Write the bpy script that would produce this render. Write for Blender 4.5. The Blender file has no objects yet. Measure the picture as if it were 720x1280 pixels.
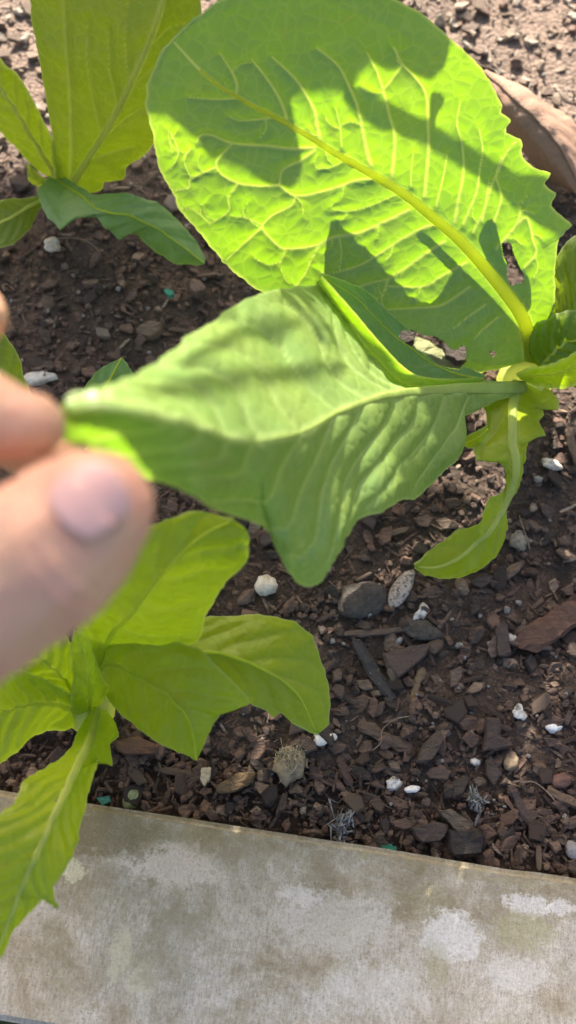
import bpy, bmesh, math, random
import numpy as np
from mathutils import Vector, Matrix

SC = bpy.context.scene
COL = SC.collection
R = math.radians

# ------------------------------------------------------------------ camera
CAM_H, PITCH, VFOV = 0.38, R(20), R(56)          # phone held 38 cm above the soil, looking down
TV = math.tan(VFOV / 2)
cam_d = bpy.data.cameras.new('camera'); cam = bpy.data.objects.new('camera', cam_d); COL.objects.link(cam)
cam.location = (0, 0, CAM_H); cam.rotation_euler = (PITCH, 0, 0)
cam_d.sensor_fit = 'VERTICAL'; cam_d.sensor_height = 24; cam_d.lens = 12 / TV
cam_d.clip_start = 0.005; cam_d.clip_end = 500
cam_d.dof.use_dof = True; cam_d.dof.focus_distance = 0.345; cam_d.dof.aperture_fstop = 6.6
SC.camera = cam

# ------------------------------------------------------------------ sky and sun
SUN_EL, SUN_AZ = R(33), R(-7)                    # azimuth from +Y, clockwise positive
S = Vector((math.sin(SUN_AZ) * math.cos(SUN_EL), math.cos(SUN_AZ) * math.cos(SUN_EL), math.sin(SUN_EL)))
world = bpy.data.worlds.new('World'); SC.world = world; world.use_nodes = True
wn = world.node_tree.nodes; wl = world.node_tree.links
bg = wn['Background']; sky = wn.new('ShaderNodeTexSky'); sky.sky_type = 'NISHITA'; sky.sun_disc = False
sky.sun_elevation = SUN_EL; sky.sun_rotation = SUN_AZ
wl.new(sky.outputs[0], bg.inputs[0]); sky.air_density = 1.0; sky.dust_density = 4.5; sky.ozone_density = 0.2; bg.inputs[1].default_value = 0.10
sun_d = bpy.data.lights.new('sun', 'SUN'); sun_d.energy = 5.0; sun_d.angle = R(0.53); sun_d.color = (1, 0.92, 0.8)
sun = bpy.data.objects.new('sun', sun_d); COL.objects.link(sun)
sun.rotation_euler = S.to_track_quat('Z', 'Y').to_euler(); sun.location = (0, 0, 3)
SC.view_settings.view_transform = 'Standard'; SC.view_settings.look = 'None'
SC.view_settings.exposure = 1.85; SC.view_settings.gamma = 1
SC.cycles.max_bounces = 8; SC.cycles.transmission_bounces = 6; SC.cycles.diffuse_bounces = 4
SC.cycles.use_denoising = True

# ------------------------------------------------------------------ helpers
CP, SP = math.cos(PITCH), math.sin(PITCH)
def ray(px, py):
    """direction (unit depth along the lens axis) through a point of the 720x1280 photograph"""
    x = (np.asarray(px, float) - 360) / 640 * TV; y = (640 - np.asarray(py, float)) / 640 * TV
    return np.stack([x, y * CP + SP, y * SP - CP], -1)
def at_z(px, py, z):
    d = ray(px, py); t = (np.asarray(z) - CAM_H) / d[..., 2]
    return d * np.asarray(t)[..., None] + np.array([0, 0, CAM_H])
def at_d(px, py, dep):
    return ray(px, py) * np.asarray(dep)[..., None] + np.array([0, 0, CAM_H])
def zd(px, py, dep): return float(at_d(px, py, dep)[2])
def mpp(z, py=640):
    d = ray(360, py); return (CAM_H - z) / -d[2] * TV / 640
def project(P):
    P = np.asarray(P) - np.array([0, 0, CAM_H])
    dep = P[:, 1] * SP - P[:, 2] * CP; yy = P[:, 1] * CP + P[:, 2] * SP
    return np.stack([360 + P[:, 0] / dep / TV * 640, 640 - yy / dep / TV * 640], 1)

rng = np.random.default_rng(7); random.seed(7)

def link(name, me, parent=None, mat=None, loc=None):
    o = bpy.data.objects.new(name, me); COL.objects.link(o)
    if parent is not None: o.parent = parent
    if loc is not None: o.location = loc
    if mat is not None and me is not None and len(me.materials) == 0: me.materials.append(mat)
    return o
def tag(o, label=None, cat=None, group=None, kind=None):
    if label: o['label'] = label
    if cat: o['category'] = cat
    if group: o['group'] = group
    if kind: o['kind'] = kind
    return o
def empty(name, loc, label, cat, group=None):
    o = link(name, None, loc=tuple(loc)); o.empty_display_size = 0.02
    return tag(o, label, cat, group)
def mesh(name, V, F, smooth=True):
    me = bpy.data.meshes.new(name); me.from_pydata([tuple(v) for v in V], [], F)
    if smooth: me.polygons.foreach_set('use_smooth', [True] * len(me.polygons))
    me.update(); return me

def vnoise(P, scale, seed=0):
    """cheap smooth 3-D value noise, -1..1"""
    P = np.asarray(P) * scale + seed * 17.31
    i = np.floor(P).astype(np.int64); f = P - i; f = f * f * (3 - 2 * f)
    def h(a):
        n = (a[..., 0] * 374761393 + a[..., 1] * 668265263 + a[..., 2] * 2147483647 + seed * 974634) & 0xffffffff
        n = ((n ^ (n >> 13)) * 1274126177) & 0xffffffff
        return ((n ^ (n >> 16)) & 0xffff) / 32767.5 - 1
    out = 0
    for dx in (0, 1):
        for dy in (0, 1):
            for dz in (0, 1):
                w = (f[..., 0] if dx else 1 - f[..., 0]) * (f[..., 1] if dy else 1 - f[..., 1]) * (f[..., 2] if dz else 1 - f[..., 2])
                out = out + w * h(i + np.array([dx, dy, dz]))
    return out

# ------------------------------------------------------------------ node helpers
class NT:
    def __init__(s, name):
        s.m = bpy.data.materials.new(name); s.m.use_nodes = True
        s.t = s.m.node_tree; s.t.nodes.clear(); s.out = s.t.nodes.new('ShaderNodeOutputMaterial')
    def n(s, typ, **kw):
        nd = s.t.nodes.new(typ)
        for k, v in kw.items():
            if hasattr(nd, k) and not k.startswith('i_'): setattr(nd, k, v)
        return nd
    def l(s, a, b): s.t.links.new(a, b)
    def val(s, sock, v):
        if hasattr(v, 'is_output'): s.l(v, sock)
        else: sock.default_value = v
    def noise(s, vec, scale, detail=4, rough=0.6, dist=0):
        nd = s.n('ShaderNodeTexNoise'); nd.inputs['Scale'].default_value = scale; nd.inputs['Detail'].default_value = detail
        nd.inputs['Roughness'].default_value = rough; nd.inputs['Distortion'].default_value = dist
        if vec is not None: s.l(vec, nd.inputs['Vector'])
        return nd.outputs['Fac']
    def voro(s, vec, scale, feature='F1', out='Distance'):
        nd = s.n('ShaderNodeTexVoronoi', feature=feature); nd.inputs['Scale'].default_value = scale
        if vec is not None: s.l(vec, nd.inputs['Vector'])
        return nd.outputs[out]
    def ramp(s, fac, stops):
        nd = s.n('ShaderNodeValToRGB'); s.l(fac, nd.inputs[0]); e = nd.color_ramp.elements
        while len(e) < len(stops): e.new(0.5)
        for k, (p, c) in enumerate(stops):
            e[k].position = p; e[k].color = (*c, 1) if len(c) == 3 else c
        return nd.outputs[0]
    def mix(s, fac, a, b, mode='MIX'):
        nd = s.n('ShaderNodeMix', data_type='RGBA', blend_type=mode)
        s.val(nd.inputs[0], fac); 
        for sock, v in ((nd.inputs[6], a), (nd.inputs[7], b)):
            if isinstance(v, tuple) and len(v) == 3: v = (*v, 1)
            s.val(sock, v)
        return nd.outputs[2]
    def math(s, op, a, b=0.0, clamp=False):
        nd = s.n('ShaderNodeMath', operation=op, use_clamp=clamp); s.val(nd.inputs[0], a); s.val(nd.inputs[1], b)
        return nd.outputs[0]
    def mapr(s, v, a, b, c=0.0, d=1.0):
        nd = s.n('ShaderNodeMapRange'); s.l(v, nd.inputs[0])
        for k, x in enumerate((a, b, c, d)): nd.inputs[k + 1].default_value = x
        return nd.outputs[0]
    def coord(s, which='Object'): return s.n('ShaderNodeTexCoord').outputs[which]
    def attr(s, name, out='Fac'):
        nd = s.n('ShaderNodeAttribute'); nd.attribute_name = name; return nd.outputs[out]
    def scaled(s, vec, sc, rot=(0, 0, 0)):
        nd = s.n('ShaderNodeMapping'); s.l(vec, nd.inputs[0]); nd.inputs['Scale'].default_value = sc; nd.inputs['Rotation'].default_value = rot
        return nd.outputs[0]
    def bump(s, h, dist, strength=1.0):
        nd = s.n('ShaderNodeBump'); s.l(h, nd.inputs['Height']); nd.inputs['Distance'].default_value = dist; nd.inputs['Strength'].default_value = strength
        return nd.outputs[0]
    def principled(s, color, rough, normal=None, spec=0.5, **kw):
        nd = s.n('ShaderNodeBsdfPrincipled')
        if isinstance(color, tuple): color = (*color, 1) if len(color) == 3 else color
        s.val(nd.inputs['Base Color'], color); s.val(nd.inputs['Roughness'], rough); s.val(nd.inputs['Specular IOR Level'], spec)
        if normal is not None: s.l(normal, nd.inputs['Normal'])
        for k, v in kw.items(): s.val(nd.inputs[k.replace('_', ' ')], v)
        return nd
    def done(s, shader): s.l(shader.outputs[0], s.out.inputs[0]); return s.m

def leaf_material(name, green, vein, trans, trans_vein, tmix=0.45, rough=0.42, spec=0.5):
    m = NT(name); co = m.coord('Object')
    v = m.attr('vein'); rim = m.attr('rim')
    n1 = m.noise(co, 28, 3); n2 = m.noise(co, 160, 4)
    cell = m.voro(m.scaled(co, (1, 1, 1)), 210, 'DISTANCE_TO_EDGE')
    ret = m.mapr(cell, 0.0, 0.10, 0.13, 0.0)
    vv = m.math('MAXIMUM', v, ret); vv = m.math('MAXIMUM', vv, m.math('MULTIPLY', rim, 0.9))
    g2 = tuple(c * f for c, f in zip(green, (1.35, 1.15, 0.95))); t2 = tuple(c * f for c, f in zip(trans, (0.75, 0.86, 1.0)))
    base = m.mix(m.mapr(n1, 0.35, 0.68), green, g2); base = m.mix(m.mapr(n2, 0.3, 0.75, 0, 0.35), base, tuple(c * 0.72 for c in green))
    base = m.mix(vv, base, vein)
    tr = m.mix(m.mapr(n1, 0.35, 0.68), trans, t2); tr = m.mix(m.mapr(n2, 0.3, 0.75, 0, 0.3), tr, tuple(c * 0.7 for c in trans))
    tr = m.mix(vv, tr, trans_vein)
    bl = m.math('MULTIPLY', m.mapr(m.noise(co, 75, 5, 0.7), 0.63, 0.74), m.mapr(m.noise(co, 420, 2), 0.4, 0.6)); base = m.mix(m.math('MULTIPLY', bl, 0.45), base, (0.34, 0.30, 0.08)); tr = m.mix(m.math('MULTIPLY', bl, 0.5), tr, (0.42, 0.36, 0.03))
    h = m.math('ADD', m.math('MULTIPLY', n2, 0.5), m.mapr(cell, 0, 0.3, 0, 0.5))
    nrm = m.bump(h, 0.0006, 0.5)
    rg = m.mapr(n2, 0.3, 0.7, rough - 0.07, rough + 0.1)
    p = m.principled(base, rg, nrm, spec)
    tb = m.n('ShaderNodeBsdfTranslucent'); m.l(tr, tb.inputs[0]); m.l(nrm, tb.inputs[1])
    mx = m.n('ShaderNodeMixShader'); mx.inputs[0].default_value = tmix
    m.l(p.outputs[0], mx.inputs[1]); m.l(tb.outputs[0], mx.inputs[2])
    return m.done(mx)

LEAF_A = leaf_material('lettuce_leaf', (0.11, 0.25, 0.095), (0.32, 0.45, 0.16), (0.34, 0.60, 0.004), (0.66, 0.78, 0.10), 0.42)
LEAF_H = leaf_material('lettuce_leaf_upper', (0.17, 0.275, 0.075), (0.34, 0.46, 0.16), (0.28, 0.52, 0.01), (0.6, 0.75, 0.12), 0.35, 0.36, 0.6)
LEAF_B = leaf_material('lettuce_leaf_young', (0.16, 0.25, 0.018), (0.36, 0.44, 0.14), (0.36, 0.52, 0.006), (0.5, 0.62, 0.1), 0.42)
LEAF_C = leaf_material('lettuce_leaf_yellow', (0.34, 0.44, 0.012), (0.38, 0.48, 0.14), (0.42, 0.62, 0.004), (0.6, 0.7, 0.1), 0.48)
LEAF_D = leaf_material('lettuce_leaf_dark', (0.19, 0.35, 0.10), (0.2, 0.34, 0.1), (0.12, 0.3, 0.008), (0.35, 0.5, 0.08), 0.35)

def rib_material(name, c, t, tmix=0.5):
    m = NT(name); co = m.coord('Object'); n = m.noise(m.scaled(co, (1, 1, 1)), 140, 4)
    base = m.mix(m.mapr(n, 0.3, 0.7), c, tuple(x * 0.8 for x in c))
    p = m.principled(base, 0.38, m.bump(n, 0.0006), 0.5)
    tb = m.n('ShaderNodeBsdfTranslucent'); tb.inputs[0].default_value = (*t, 1)
    mx = m.n('ShaderNodeMixShader'); mx.inputs[0].default_value = tmix
    m.l(p.outputs[0], mx.inputs[1]); m.l(tb.outputs[0], mx.inputs[2]); return m.done(mx)
RIB = rib_material('leaf_midrib', (0.40, 0.50, 0.12), (1.0, 1.0, 0.14), 0.76)
RIB_PALE = rib_material('leaf_midrib_pale', (0.48, 0.55, 0.20), (0.95, 0.98, 0.3), 0.62)

RIB_SOFT = rib_material('leaf_midrib_soft', (0.42, 0.54, 0.07), (0.95, 1.0, 0.12), 0.62)
RIB_H = rib_material('leaf_midrib_fleshy', (0.38, 0.48, 0.13), (0.6, 0.75, 0.10), 0.35)
# ------------------------------------------------------------------ curves
def resample(P, n, smooth=True):
    """n points along a polyline, evenly spaced by arc length (Catmull-Rom when smooth)"""
    P = np.asarray(P, float)
    if smooth and len(P) > 2:
        Q = np.vstack([2 * P[0] - P[1], P, 2 * P[-1] - P[-2]]); out = []
        for k in range(1, len(Q) - 2):
            t = np.linspace(0, 1, 24, endpoint=False)[:, None]
            a, b, c, d = Q[k - 1], Q[k], Q[k + 1], Q[k + 2]
            out.append(0.5 * ((2 * b) + (c - a) * t + (2 * a - 5 * b + 4 * c - d) * t ** 2 + (3 * b - a - 3 * c + d) * t ** 3))
        P = np.vstack(out + [P[-1:]])
    L = np.concatenate([[0], np.cumsum(np.linalg.norm(np.diff(P[:, :2], axis=0), axis=1))]); L /= L[-1]
    s = np.linspace(0, 1, n)
    return np.stack([np.interp(s, L, P[:, k]) for k in range(P.shape[1])], 1)

def inside(poly, X, Y):
    poly = np.asarray(poly, float); r = np.zeros(np.shape(X), bool); j = len(poly) - 1
    for i in range(len(poly)):
        xi, yi = poly[i]; xj, yj = poly[j]
        c = ((yi > Y) != (yj > Y)) & (X < (xj - xi) * (Y - yi) / (yj - yi + 1e-12) + xi); r ^= c; j = i
    return r
def seg_dist(P, lines, chunk=20000):
    """distance of 2-D points to a set of polylines; and the width factor along the nearest"""
    A, B, WA = [], [], []
    for ln, w0, w1 in lines:
        ln = np.asarray(ln, float); n = len(ln) - 1
        for k in range(n):
            A.append(ln[k]); B.append(ln[k + 1]); WA.append((w0 + (w1 - w0) * k / n, w0 + (w1 - w0) * (k + 1) / n))
    A, B, WA = np.array(A), np.array(B), np.array(WA); D = B - A; L2 = (D ** 2).sum(1) + 1e-12
    best = np.zeros(len(P)); dist = np.zeros(len(P))
    for c in range(0, len(P), chunk):
        q = P[c:c + chunk, None, :] - A[None]
        t = np.clip((q * D[None]).sum(-1) / L2, 0, 1)
        d = np.linalg.norm(q - t[..., None] * D[None], axis=-1)
        w = WA[None, :, 0] + (WA[None, :, 1] - WA[None, :, 0]) * t
        val = np.clip(1.25 - d / w, 0, 1).max(1); best[c:c + chunk] = val; dist[c:c + chunk] = d.min(1)
    return best, dist

def tube(pts, radii, seg=10, flat=1.0, up=None):
    """tapered tube along 3-D points; flat squashes it along 'up'"""
    pts = np.asarray(pts, float); n = len(pts); T = np.gradient(pts, axis=0); T /= np.linalg.norm(T, axis=1)[:, None] + 1e-12
    ref = np.array(up if up is not None else (0.3, 0.2, 1.0), float); V, F = [], []
    for k in range(n):
        a = np.cross(T[k], ref); a /= np.linalg.norm(a) + 1e-12; b = np.cross(a, T[k])
        for j in range(seg):
            t = 2 * math.pi * j / seg; V.append(pts[k] + radii[k] * (a * math.cos(t) + b * math.sin(t) * flat))
    for k in range(n - 1):
        for j in range(seg): F.append((k * seg + j, k * seg + (j + 1) % seg, (k + 1) * seg + (j + 1) % seg, (k + 1) * seg + j))
    F.append(tuple(range(seg))[::-1]); F.append(tuple((n - 1) * seg + j for j in range(seg)))
    return V, F

ALL_LEAF = {}
def make_leaf(parent, mid, left, right, mat, nu=90, nv=28, veins=None, autov=8, vw=2.0, rib=(6, 2), ribmat=None, quilt=0.0012,
              ruffle=0.0, holes=(), plane=None, bow=0.0, smooth_edge=True, rimw=2.5, seed=0, key=None, ribflat=0.45, ribfrom=0.0, name='leaf', ribkeep=1.0, va=None, ejit=2.2):
    """A blade between two edge lines and a midrib; each point is (photo x, photo y, height) and is taken to its place in the bed."""
    base = np.array(parent.location)
    def prep(pl, n, sm):
        pl = [tuple(p) + ((0,) if len(p) == 2 else ()) for p in pl]
        return resample(pl, n, sm)
    M = prep(mid, nu, True); Lf = prep(left, nu, smooth_edge); Rt = prep(right, nu, smooth_edge)
    for e_, sd_ in ((Lf, seed * 2 + 1), (Rt, seed * 2 + 2)):      # a leaf margin is never a clean line
        w_ = np.clip(np.minimum(np.arange(nu), nu - 1 - np.arange(nu)) / 6.0, 0, 1)
        for f_, a_ in ((0.045, ejit), (0.14, ejit * .6), (0.4, ejit * .3)):
            for c_ in (0, 1): e_[:, c_] += w_ * a_ * vnoise(np.stack([e_[:, 0], e_[:, 1], 0 * e_[:, 0] + 7 * c_], 1), f_, sd_)
    vs = np.linspace(-1, 1, 2 * nv + 1); G = np.zeros((nu, len(vs), 3))
    for j, v in enumerate(vs):
        E = Lf if v < 0 else Rt; G[:, j] = M + (E - M) * abs(v)
    px, py = G[..., 0], G[..., 1]
    if plane is not None:
        p0, nrm = plane; d = ray(px, py); o = np.array([0, 0, CAM_H]); t = ((p0 - o) @ nrm) / (d @ nrm); P = o + d * t[..., None]
    else: P = at_z(px, py, G[..., 2])
    # normal of the sheet, towards the camera
    Pu = np.gradient(P, axis=0); Pv = np.gradient(P, axis=1); N = np.cross(Pu, Pv)
    N /= np.linalg.norm(N, axis=-1, keepdims=True) + 1e-9
    toc = np.array([0, 0, CAM_H]) - P
    sgn = np.sign((N * toc).sum(-1).mean()) or 1; N *= sgn
    Nm = N.reshape(-1, 3).mean(0); Nm /= np.linalg.norm(Nm); N = 0.6 * Nm + 0.4 * N; N /= np.linalg.norm(N, axis=-1, keepdims=True)
    if veins is None:
        veins = []
        for side, E in ((-1, Lf), (1, Rt)):
            for k in range(autov):
                u0 = 0.06 + 0.8 * (k + 0.25 * random.random()) / autov; pl = []
                for q in np.linspace(0, 0.93, 9):
                    u = min(0.99, u0 + 0.16 * q + 0.06 * q * q + 0.012 * math.sin(q * 9 + k)); iu = u * (nu - 1); i0 = int(iu); f = iu - i0; i1 = min(nu - 1, i0 + 1)
                    a = M[i0] * (1 - f) + M[i1] * f; b = E[i0] * (1 - f) + E[i1] * f; pl.append((a + (b - a) * q)[:2])
                veins.append((pl, vw, vw * 0.4))
    ribline = [(M[::3, :2], rib[0] * 0.62, rib[1] * 0.6)]
    q = np.stack([px, py], -1).reshape(-1, 2)
    vv, dist = seg_dist(q, veins); rb, _ = seg_dist(q, ribline); dist = dist.reshape(px.shape)
    va = va if va is not None else (1.0 if mat in (LEAF_A,) else 0.75 if mat is LEAF_H else 0.28)
    vmask = np.maximum(vv * 0.85 * va, rb * max(va, 0.6)).reshape(px.shape)
    m_pp = np.median(np.linalg.norm(np.diff(P, axis=0), axis=-1)) / (np.median(np.linalg.norm(np.diff(np.stack([px, py], -1), axis=0), axis=-1)) + 1e-9)
    edge = 1 - np.abs(vs)[None, :] * np.ones((nu, 1)); width = np.linalg.norm(np.where(vs[None, :, None] < 0, (Lf - M)[:, None, :2], (Rt - M)[:, None, :2]), axis=-1)
    rim = np.clip(1 - edge * width / rimw, 0, 1)
    fade = np.clip(edge * 6, 0, 1)
    puff = np.tanh(dist / 9.0) * fade
    disp = quilt * (puff - 0.5) + quilt * 0.7 * vnoise(P, 95, seed) * fade
    u01 = np.linspace(0, 1, nu)[:, None]
    disp = disp + ruffle * vnoise(P, 42, seed + 3) * np.abs(vs)[None] ** 2 * np.clip(u01 * 4, 0, 1)
    disp = disp + bow * (1 - vs[None] ** 2) * np.sin(np.pi * np.clip(u01, 0, 1)) ** 0.7
    P = P + N * disp[..., None]
    if key: ALL_LEAF[key] = (px, py, P)
    V = (P - base).reshape(-1, 3); W = len(vs)
    I, J = np.meshgrid(np.arange(nu - 1), np.arange(W - 1), indexing='ij')
    a = I * W + J; F = np.stack([a, a + 1, a + W + 1, a + W], -1).reshape(-1, 4)
    if holes:
        cx = (px[:-1, :-1] + px[1:, 1:]) / 2; cy = (py[:-1, :-1] + py[1:, 1:]) / 2; k = np.zeros(cx.shape, bool)
        for hpoly in holes: k |= inside(hpoly, cx, cy)
        F = F[~k.reshape(-1)]
    me = mesh(name, V, F.tolist())
    for nm, arr in (('vein', vmask), ('rim', rim)):
        at = me.attributes.new(nm, 'FLOAT', 'POINT'); at.data.foreach_set('value', np.ascontiguousarray(arr, np.float32).reshape(-1))
    o = link(name, me, parent, mat)
    c = nv; i0 = int(ribfrom * nu); i1 = max(i0 + 4, int(ribkeep * nu)); st = max(1, (i1 - i0) // 40)
    mp = (P[i0:i1:st, c] + N[i0:i1:st, c] * 0.0003) - base
    loc_mpp = np.array([np.linalg.norm(at_z(x + 1, y, z) - at_z(x, y, z)) for x, y, z in zip(px[i0:i1:st, c], py[i0:i1:st, c], P[i0:i1:st, c, 2])])
    rr = np.linspace(rib[0], rib[1], len(mp)) / 2 * loc_mpp
    V2, F2 = tube(mp, rr, 10, ribflat, Nm)
    link('midrib', mesh('midrib', V2, F2), o, ribmat or RIB)
    return o

# ------------------------------------------------------------------ the bed: ground, soil, board
def bed_height(x, y):
    P = np.stack([x, y, np.zeros_like(x)], -1)
    return 0.006 * vnoise(P, 14, 1) + 0.003 * vnoise(P, 45, 2) + 0.0014 * vnoise(P, 130, 5)

def soil_material():
    m = NT('soil'); co = m.coord('Object')
    n = m.noise(co, 90, 6, 0.7); n2 = m.noise(co, 700, 4, 0.7); v = m.voro(co, 420)
    c = m.ramp(n, [(0.3, (0.035, 0.024, 0.017)), (0.55, (0.085, 0.057, 0.041)), (0.8, (0.17, 0.115, 0.082))])
    c = m.mix(m.mapr(n2, 0.62, 0.8, 0, 0.6), c, (0.16, 0.115, 0.085))
    sep = m.n('ShaderNodeSeparateXYZ'); m.l(co, sep.inputs[0]); sun_tone = m.math('MULTIPLY', m.mapr(sep.outputs[1], 0.28, 0.36), m.mapr(n, 0.3, 0.6, 0.4, 1.0))   # far soil painted paler to stand in for sunlight
    c = m.mix(sun_tone, c, m.mix(n2, (0.17, 0.12, 0.09), (0.36, 0.26, 0.20)))
    h = m.math('ADD', n2, m.math('MULTIPLY', v, 0.8))
    return m.done(m.principled(c, m.mapr(n, 0.3, 0.7, 0.7, 0.95), m.bump(h, 0.002), 0.35))
SOIL = soil_material()
def ground_material():
    m = NT('garden_ground'); co = m.coord('Object'); n = m.noise(co, 3, 8, 0.7); n2 = m.noise(co, 90, 4)
    c = m.ramp(n, [(0.3, (0.05, 0.04, 0.025)), (0.55, (0.06, 0.08, 0.025)), (0.8, (0.10, 0.12, 0.04))])
    return m.done(m.principled(c, 0.9, m.bump(n2, 0.01), 0.3))
g = link('ground', mesh('ground', [(-150, -150, -0.09), (150, -150, -0.09), (150, 150, -0.09), (-150, 150, -0.09)], [(0, 1, 2, 3)], False), None, ground_material())
tag(g, kind='structure')

# board: its far edge runs along the soil, tilted in plan
B0 = at_z(0, 986, 0.012); B1 = at_z(720, 1099, 0.012); bdir = (B1 - B0)[:2] / np.linalg.norm((B1 - B0)[:2]); bnrm = np.array([-bdir[1], bdir[0]])
bnear = at_z(0, 1276, 0.012); BW = abs(float(np.dot((bnear - B0)[:2], bnrm)))
def board_line_y(x): return B0[1] + (x - B0[0]) * bdir[1] / bdir[0]

nx, ny = 150, 200
xs = np.linspace(-0.75, 0.75, nx); X = np.tile(xs[:, None], (1, ny)); tt = np.linspace(0, 1, ny) ** 1.6
Y = board_line_y(X) - 0.006 + tt[None] * 1.5; Z = bed_height(X, Y); Z = np.where(tt[None] < 0.02, Z - 0.003, Z)
a = (np.arange(nx - 1)[:, None] * ny + np.arange(ny - 1)[None]).reshape(-1)
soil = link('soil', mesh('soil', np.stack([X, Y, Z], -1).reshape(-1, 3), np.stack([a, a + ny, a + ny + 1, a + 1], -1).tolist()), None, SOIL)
tag(soil, kind='structure')

def board_material():
    m = NT('weathered_board'); co = m.coord('Object')      # x along the board, y across it
    st = m.noise(m.scaled(co, (1, 0.3, 1)), 900, 4, 0.75); st2 = m.noise(m.scaled(co, (0.2, 1, 1)), 420, 4, 0.7)
    bl = m.math('ADD', m.math('MULTIPLY', m.noise(co, 30, 12, 0.78, 0.5), 0.8), m.math('MULTIPLY', m.noise(m.scaled(co, (1, 0.5, 1)), 330, 6, 0.8), 0.2)); bl2 = m.noise(co, 70, 6, 0.7); fine = m.noise(co, 900, 3, 0.8)
    base = m.ramp(bl, [(0.30, (0.25, 0.185, 0.10)), (0.42, (0.44, 0.355, 0.24)), (0.5, (0.60, 0.515, 0.40)), (0.60, (0.80, 0.72, 0.62))])
    sep = m.n('ShaderNodeSeparateXYZ'); m.l(co, sep.inputs[0])
    # grime that has gathered along the soil edge
    grime = m.math('MULTIPLY', m.mapr(sep.outputs[1], -0.04, -0.002), m.mapr(bl2, 0.3, 0.62))
    base = m.mix(m.math('MULTIPLY', grime, 0.9), base, (0.19, 0.15, 0.07))
    paint = m.math('MULTIPLY', m.mapr(bl2, 0.54, 0.6), m.mapr(bl, 0.46, 0.56))
    base = m.mix(m.math('MULTIPLY', paint, 0.35), base, (0.70, 0.64, 0.57))
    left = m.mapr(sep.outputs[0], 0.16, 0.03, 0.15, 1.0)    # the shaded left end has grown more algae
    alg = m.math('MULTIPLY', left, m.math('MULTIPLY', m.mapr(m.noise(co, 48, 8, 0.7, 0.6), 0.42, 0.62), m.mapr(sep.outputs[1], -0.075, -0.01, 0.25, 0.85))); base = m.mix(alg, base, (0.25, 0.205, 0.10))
    alg2 = m.mapr(m.noise(co, 40, 5, 0.65, 1.0), 0.58, 0.74, 0, 0.45); base = m.mix(alg2, base, (0.34, 0.32, 0.13))
    base = m.mix(m.mapr(st, 0.42, 0.72, 0, 0.6), base, (0.25, 0.20, 0.13)); base = m.mix(m.mapr(st2, 0.55, 0.75, 0, 0.4), base, (0.62, 0.59, 0.54))
    base = m.mix(m.mapr(fine, 0.55, 0.75, 0, 0.9), base, (0.17, 0.14, 0.09))
    h = m.math('ADD', m.math('MULTIPLY', st, 0.6), m.math('ADD', m.math('MULTIPLY', paint, 0.06), m.math('MULTIPLY', fine, 0.5)))
    return m, base, h, co, fine
m, base, h, co, fine = board_material()
BO = np.array([*(B0[:2]), 0.012])
def board_local(px, py):
    p = at_z(px, py, 0.012) - BO; return float(p[:2] @ bdir), float(p[:2] @ bnrm)
for (px, py, rx, ry, c, amt) in ((215, 1080, .017, .009, (0.72, 0.60, 0.50), .9), (165, 1078, .008, .003, (0.72, 0.60, 0.50), .8), (88, 1087, .006, .004, (0.72, 0.66, 0.44), .9), (150, 1190, .004, .010, (0.66, 0.60, 0.40), .8), (178, 1225, .007, .006, (0.66, 0.60, 0.42), .7),
                                 (565, 1170, .011, .009, (0.82, 0.77, 0.71), .85), (660, 1130, .010, .004, (0.84, 0.79, 0.74), .85), (700, 1135, .006, .003, (0.84, 0.79, 0.74), .8), (375, 1122, .007, .005, (0.76, 0.69, 0.61), .7), (420, 1155, .024, .011, (0.72, 0.65, 0.57), .6), (645, 1215, .014, .006, (0.80, 0.75, 0.69), .6), (480, 1240, .020, .008, (0.78, 0.72, 0.65), .5), (655, 1165, .012, .007, (0.40, 0.37, 0.17), .6), (545, 1205, .005, .009, (0.40, 0.37, 0.20), .5), (215, 1180, .012, .018, (0.30, 0.25, 0.15), .55), (130, 1040, .022, .010, (0.20, 0.155, 0.075), .95), (300, 1060, .03, .006, (0.28, 0.225, 0.115), .55), (590, 1085, .03, .005, (0.33, 0.275, 0.16), .5)):
    lx, ly = board_local(px, py)
    mp = m.n('ShaderNodeMapping'); m.l(co, mp.inputs[0]); mp.inputs['Location'].default_value = (-lx / rx, -ly / ry, 0); mp.inputs['Scale'].default_value = (1 / rx, 1 / ry, 0)
    ln = m.n('ShaderNodeVectorMath', operation='LENGTH'); m.l(mp.outputs[0], ln.inputs[0])
    d = m.math('ADD', ln.outputs['Value'], m.mapr(m.noise(co, 190, 9, 0.8), 0.3, 0.7, -0.7, 0.7))
    base = m.mix(m.math('MULTIPLY', m.mapr(d, 1.0, 0.72), m.math('MULTIPLY', m.mapr(fine, 0.35, 0.6, 1.0, 0.55), amt)), base, c)
BOARD = m.done(m.principled(base, 0.75, m.bump(h, 0.0012), 0.3))
bm = bmesh.new()
bx = bmesh.ops.create_cube(bm, size=1)
L = 1.3
for v in bm.verts: v.co = Vector((v.co.x * L + 0.15, v.co.y * BW - BW / 2, v.co.z * 0.036 - 0.018))
bmesh.ops.bevel(bm, geom=bm.edges[:], offset=0.0022, segments=3, affect='EDGES')
bmesh.ops.subdivide_edges(bm, edges=[e for e in bm.edges if e.calc_length() > 0.5], cuts=120, use_grid_fill=True)
for v in bm.verts:
    w = 0.0007 * vnoise(np.array([[v.co.x, v.co.y, v.co.z]]), 60, 9)[0]; v.co.y += w; v.co.z += 0.4 * w
me = bpy.data.meshes.new('bed_board'); bm.to_mesh(me); bm.free()
board = link('bed_board', me, None, BOARD, tuple(BO)); board.rotation_euler.z = math.atan2(bdir[1], bdir[0])
tag(board, 'weathered pale grey board edging the soil bed along the bottom', 'board')

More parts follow.
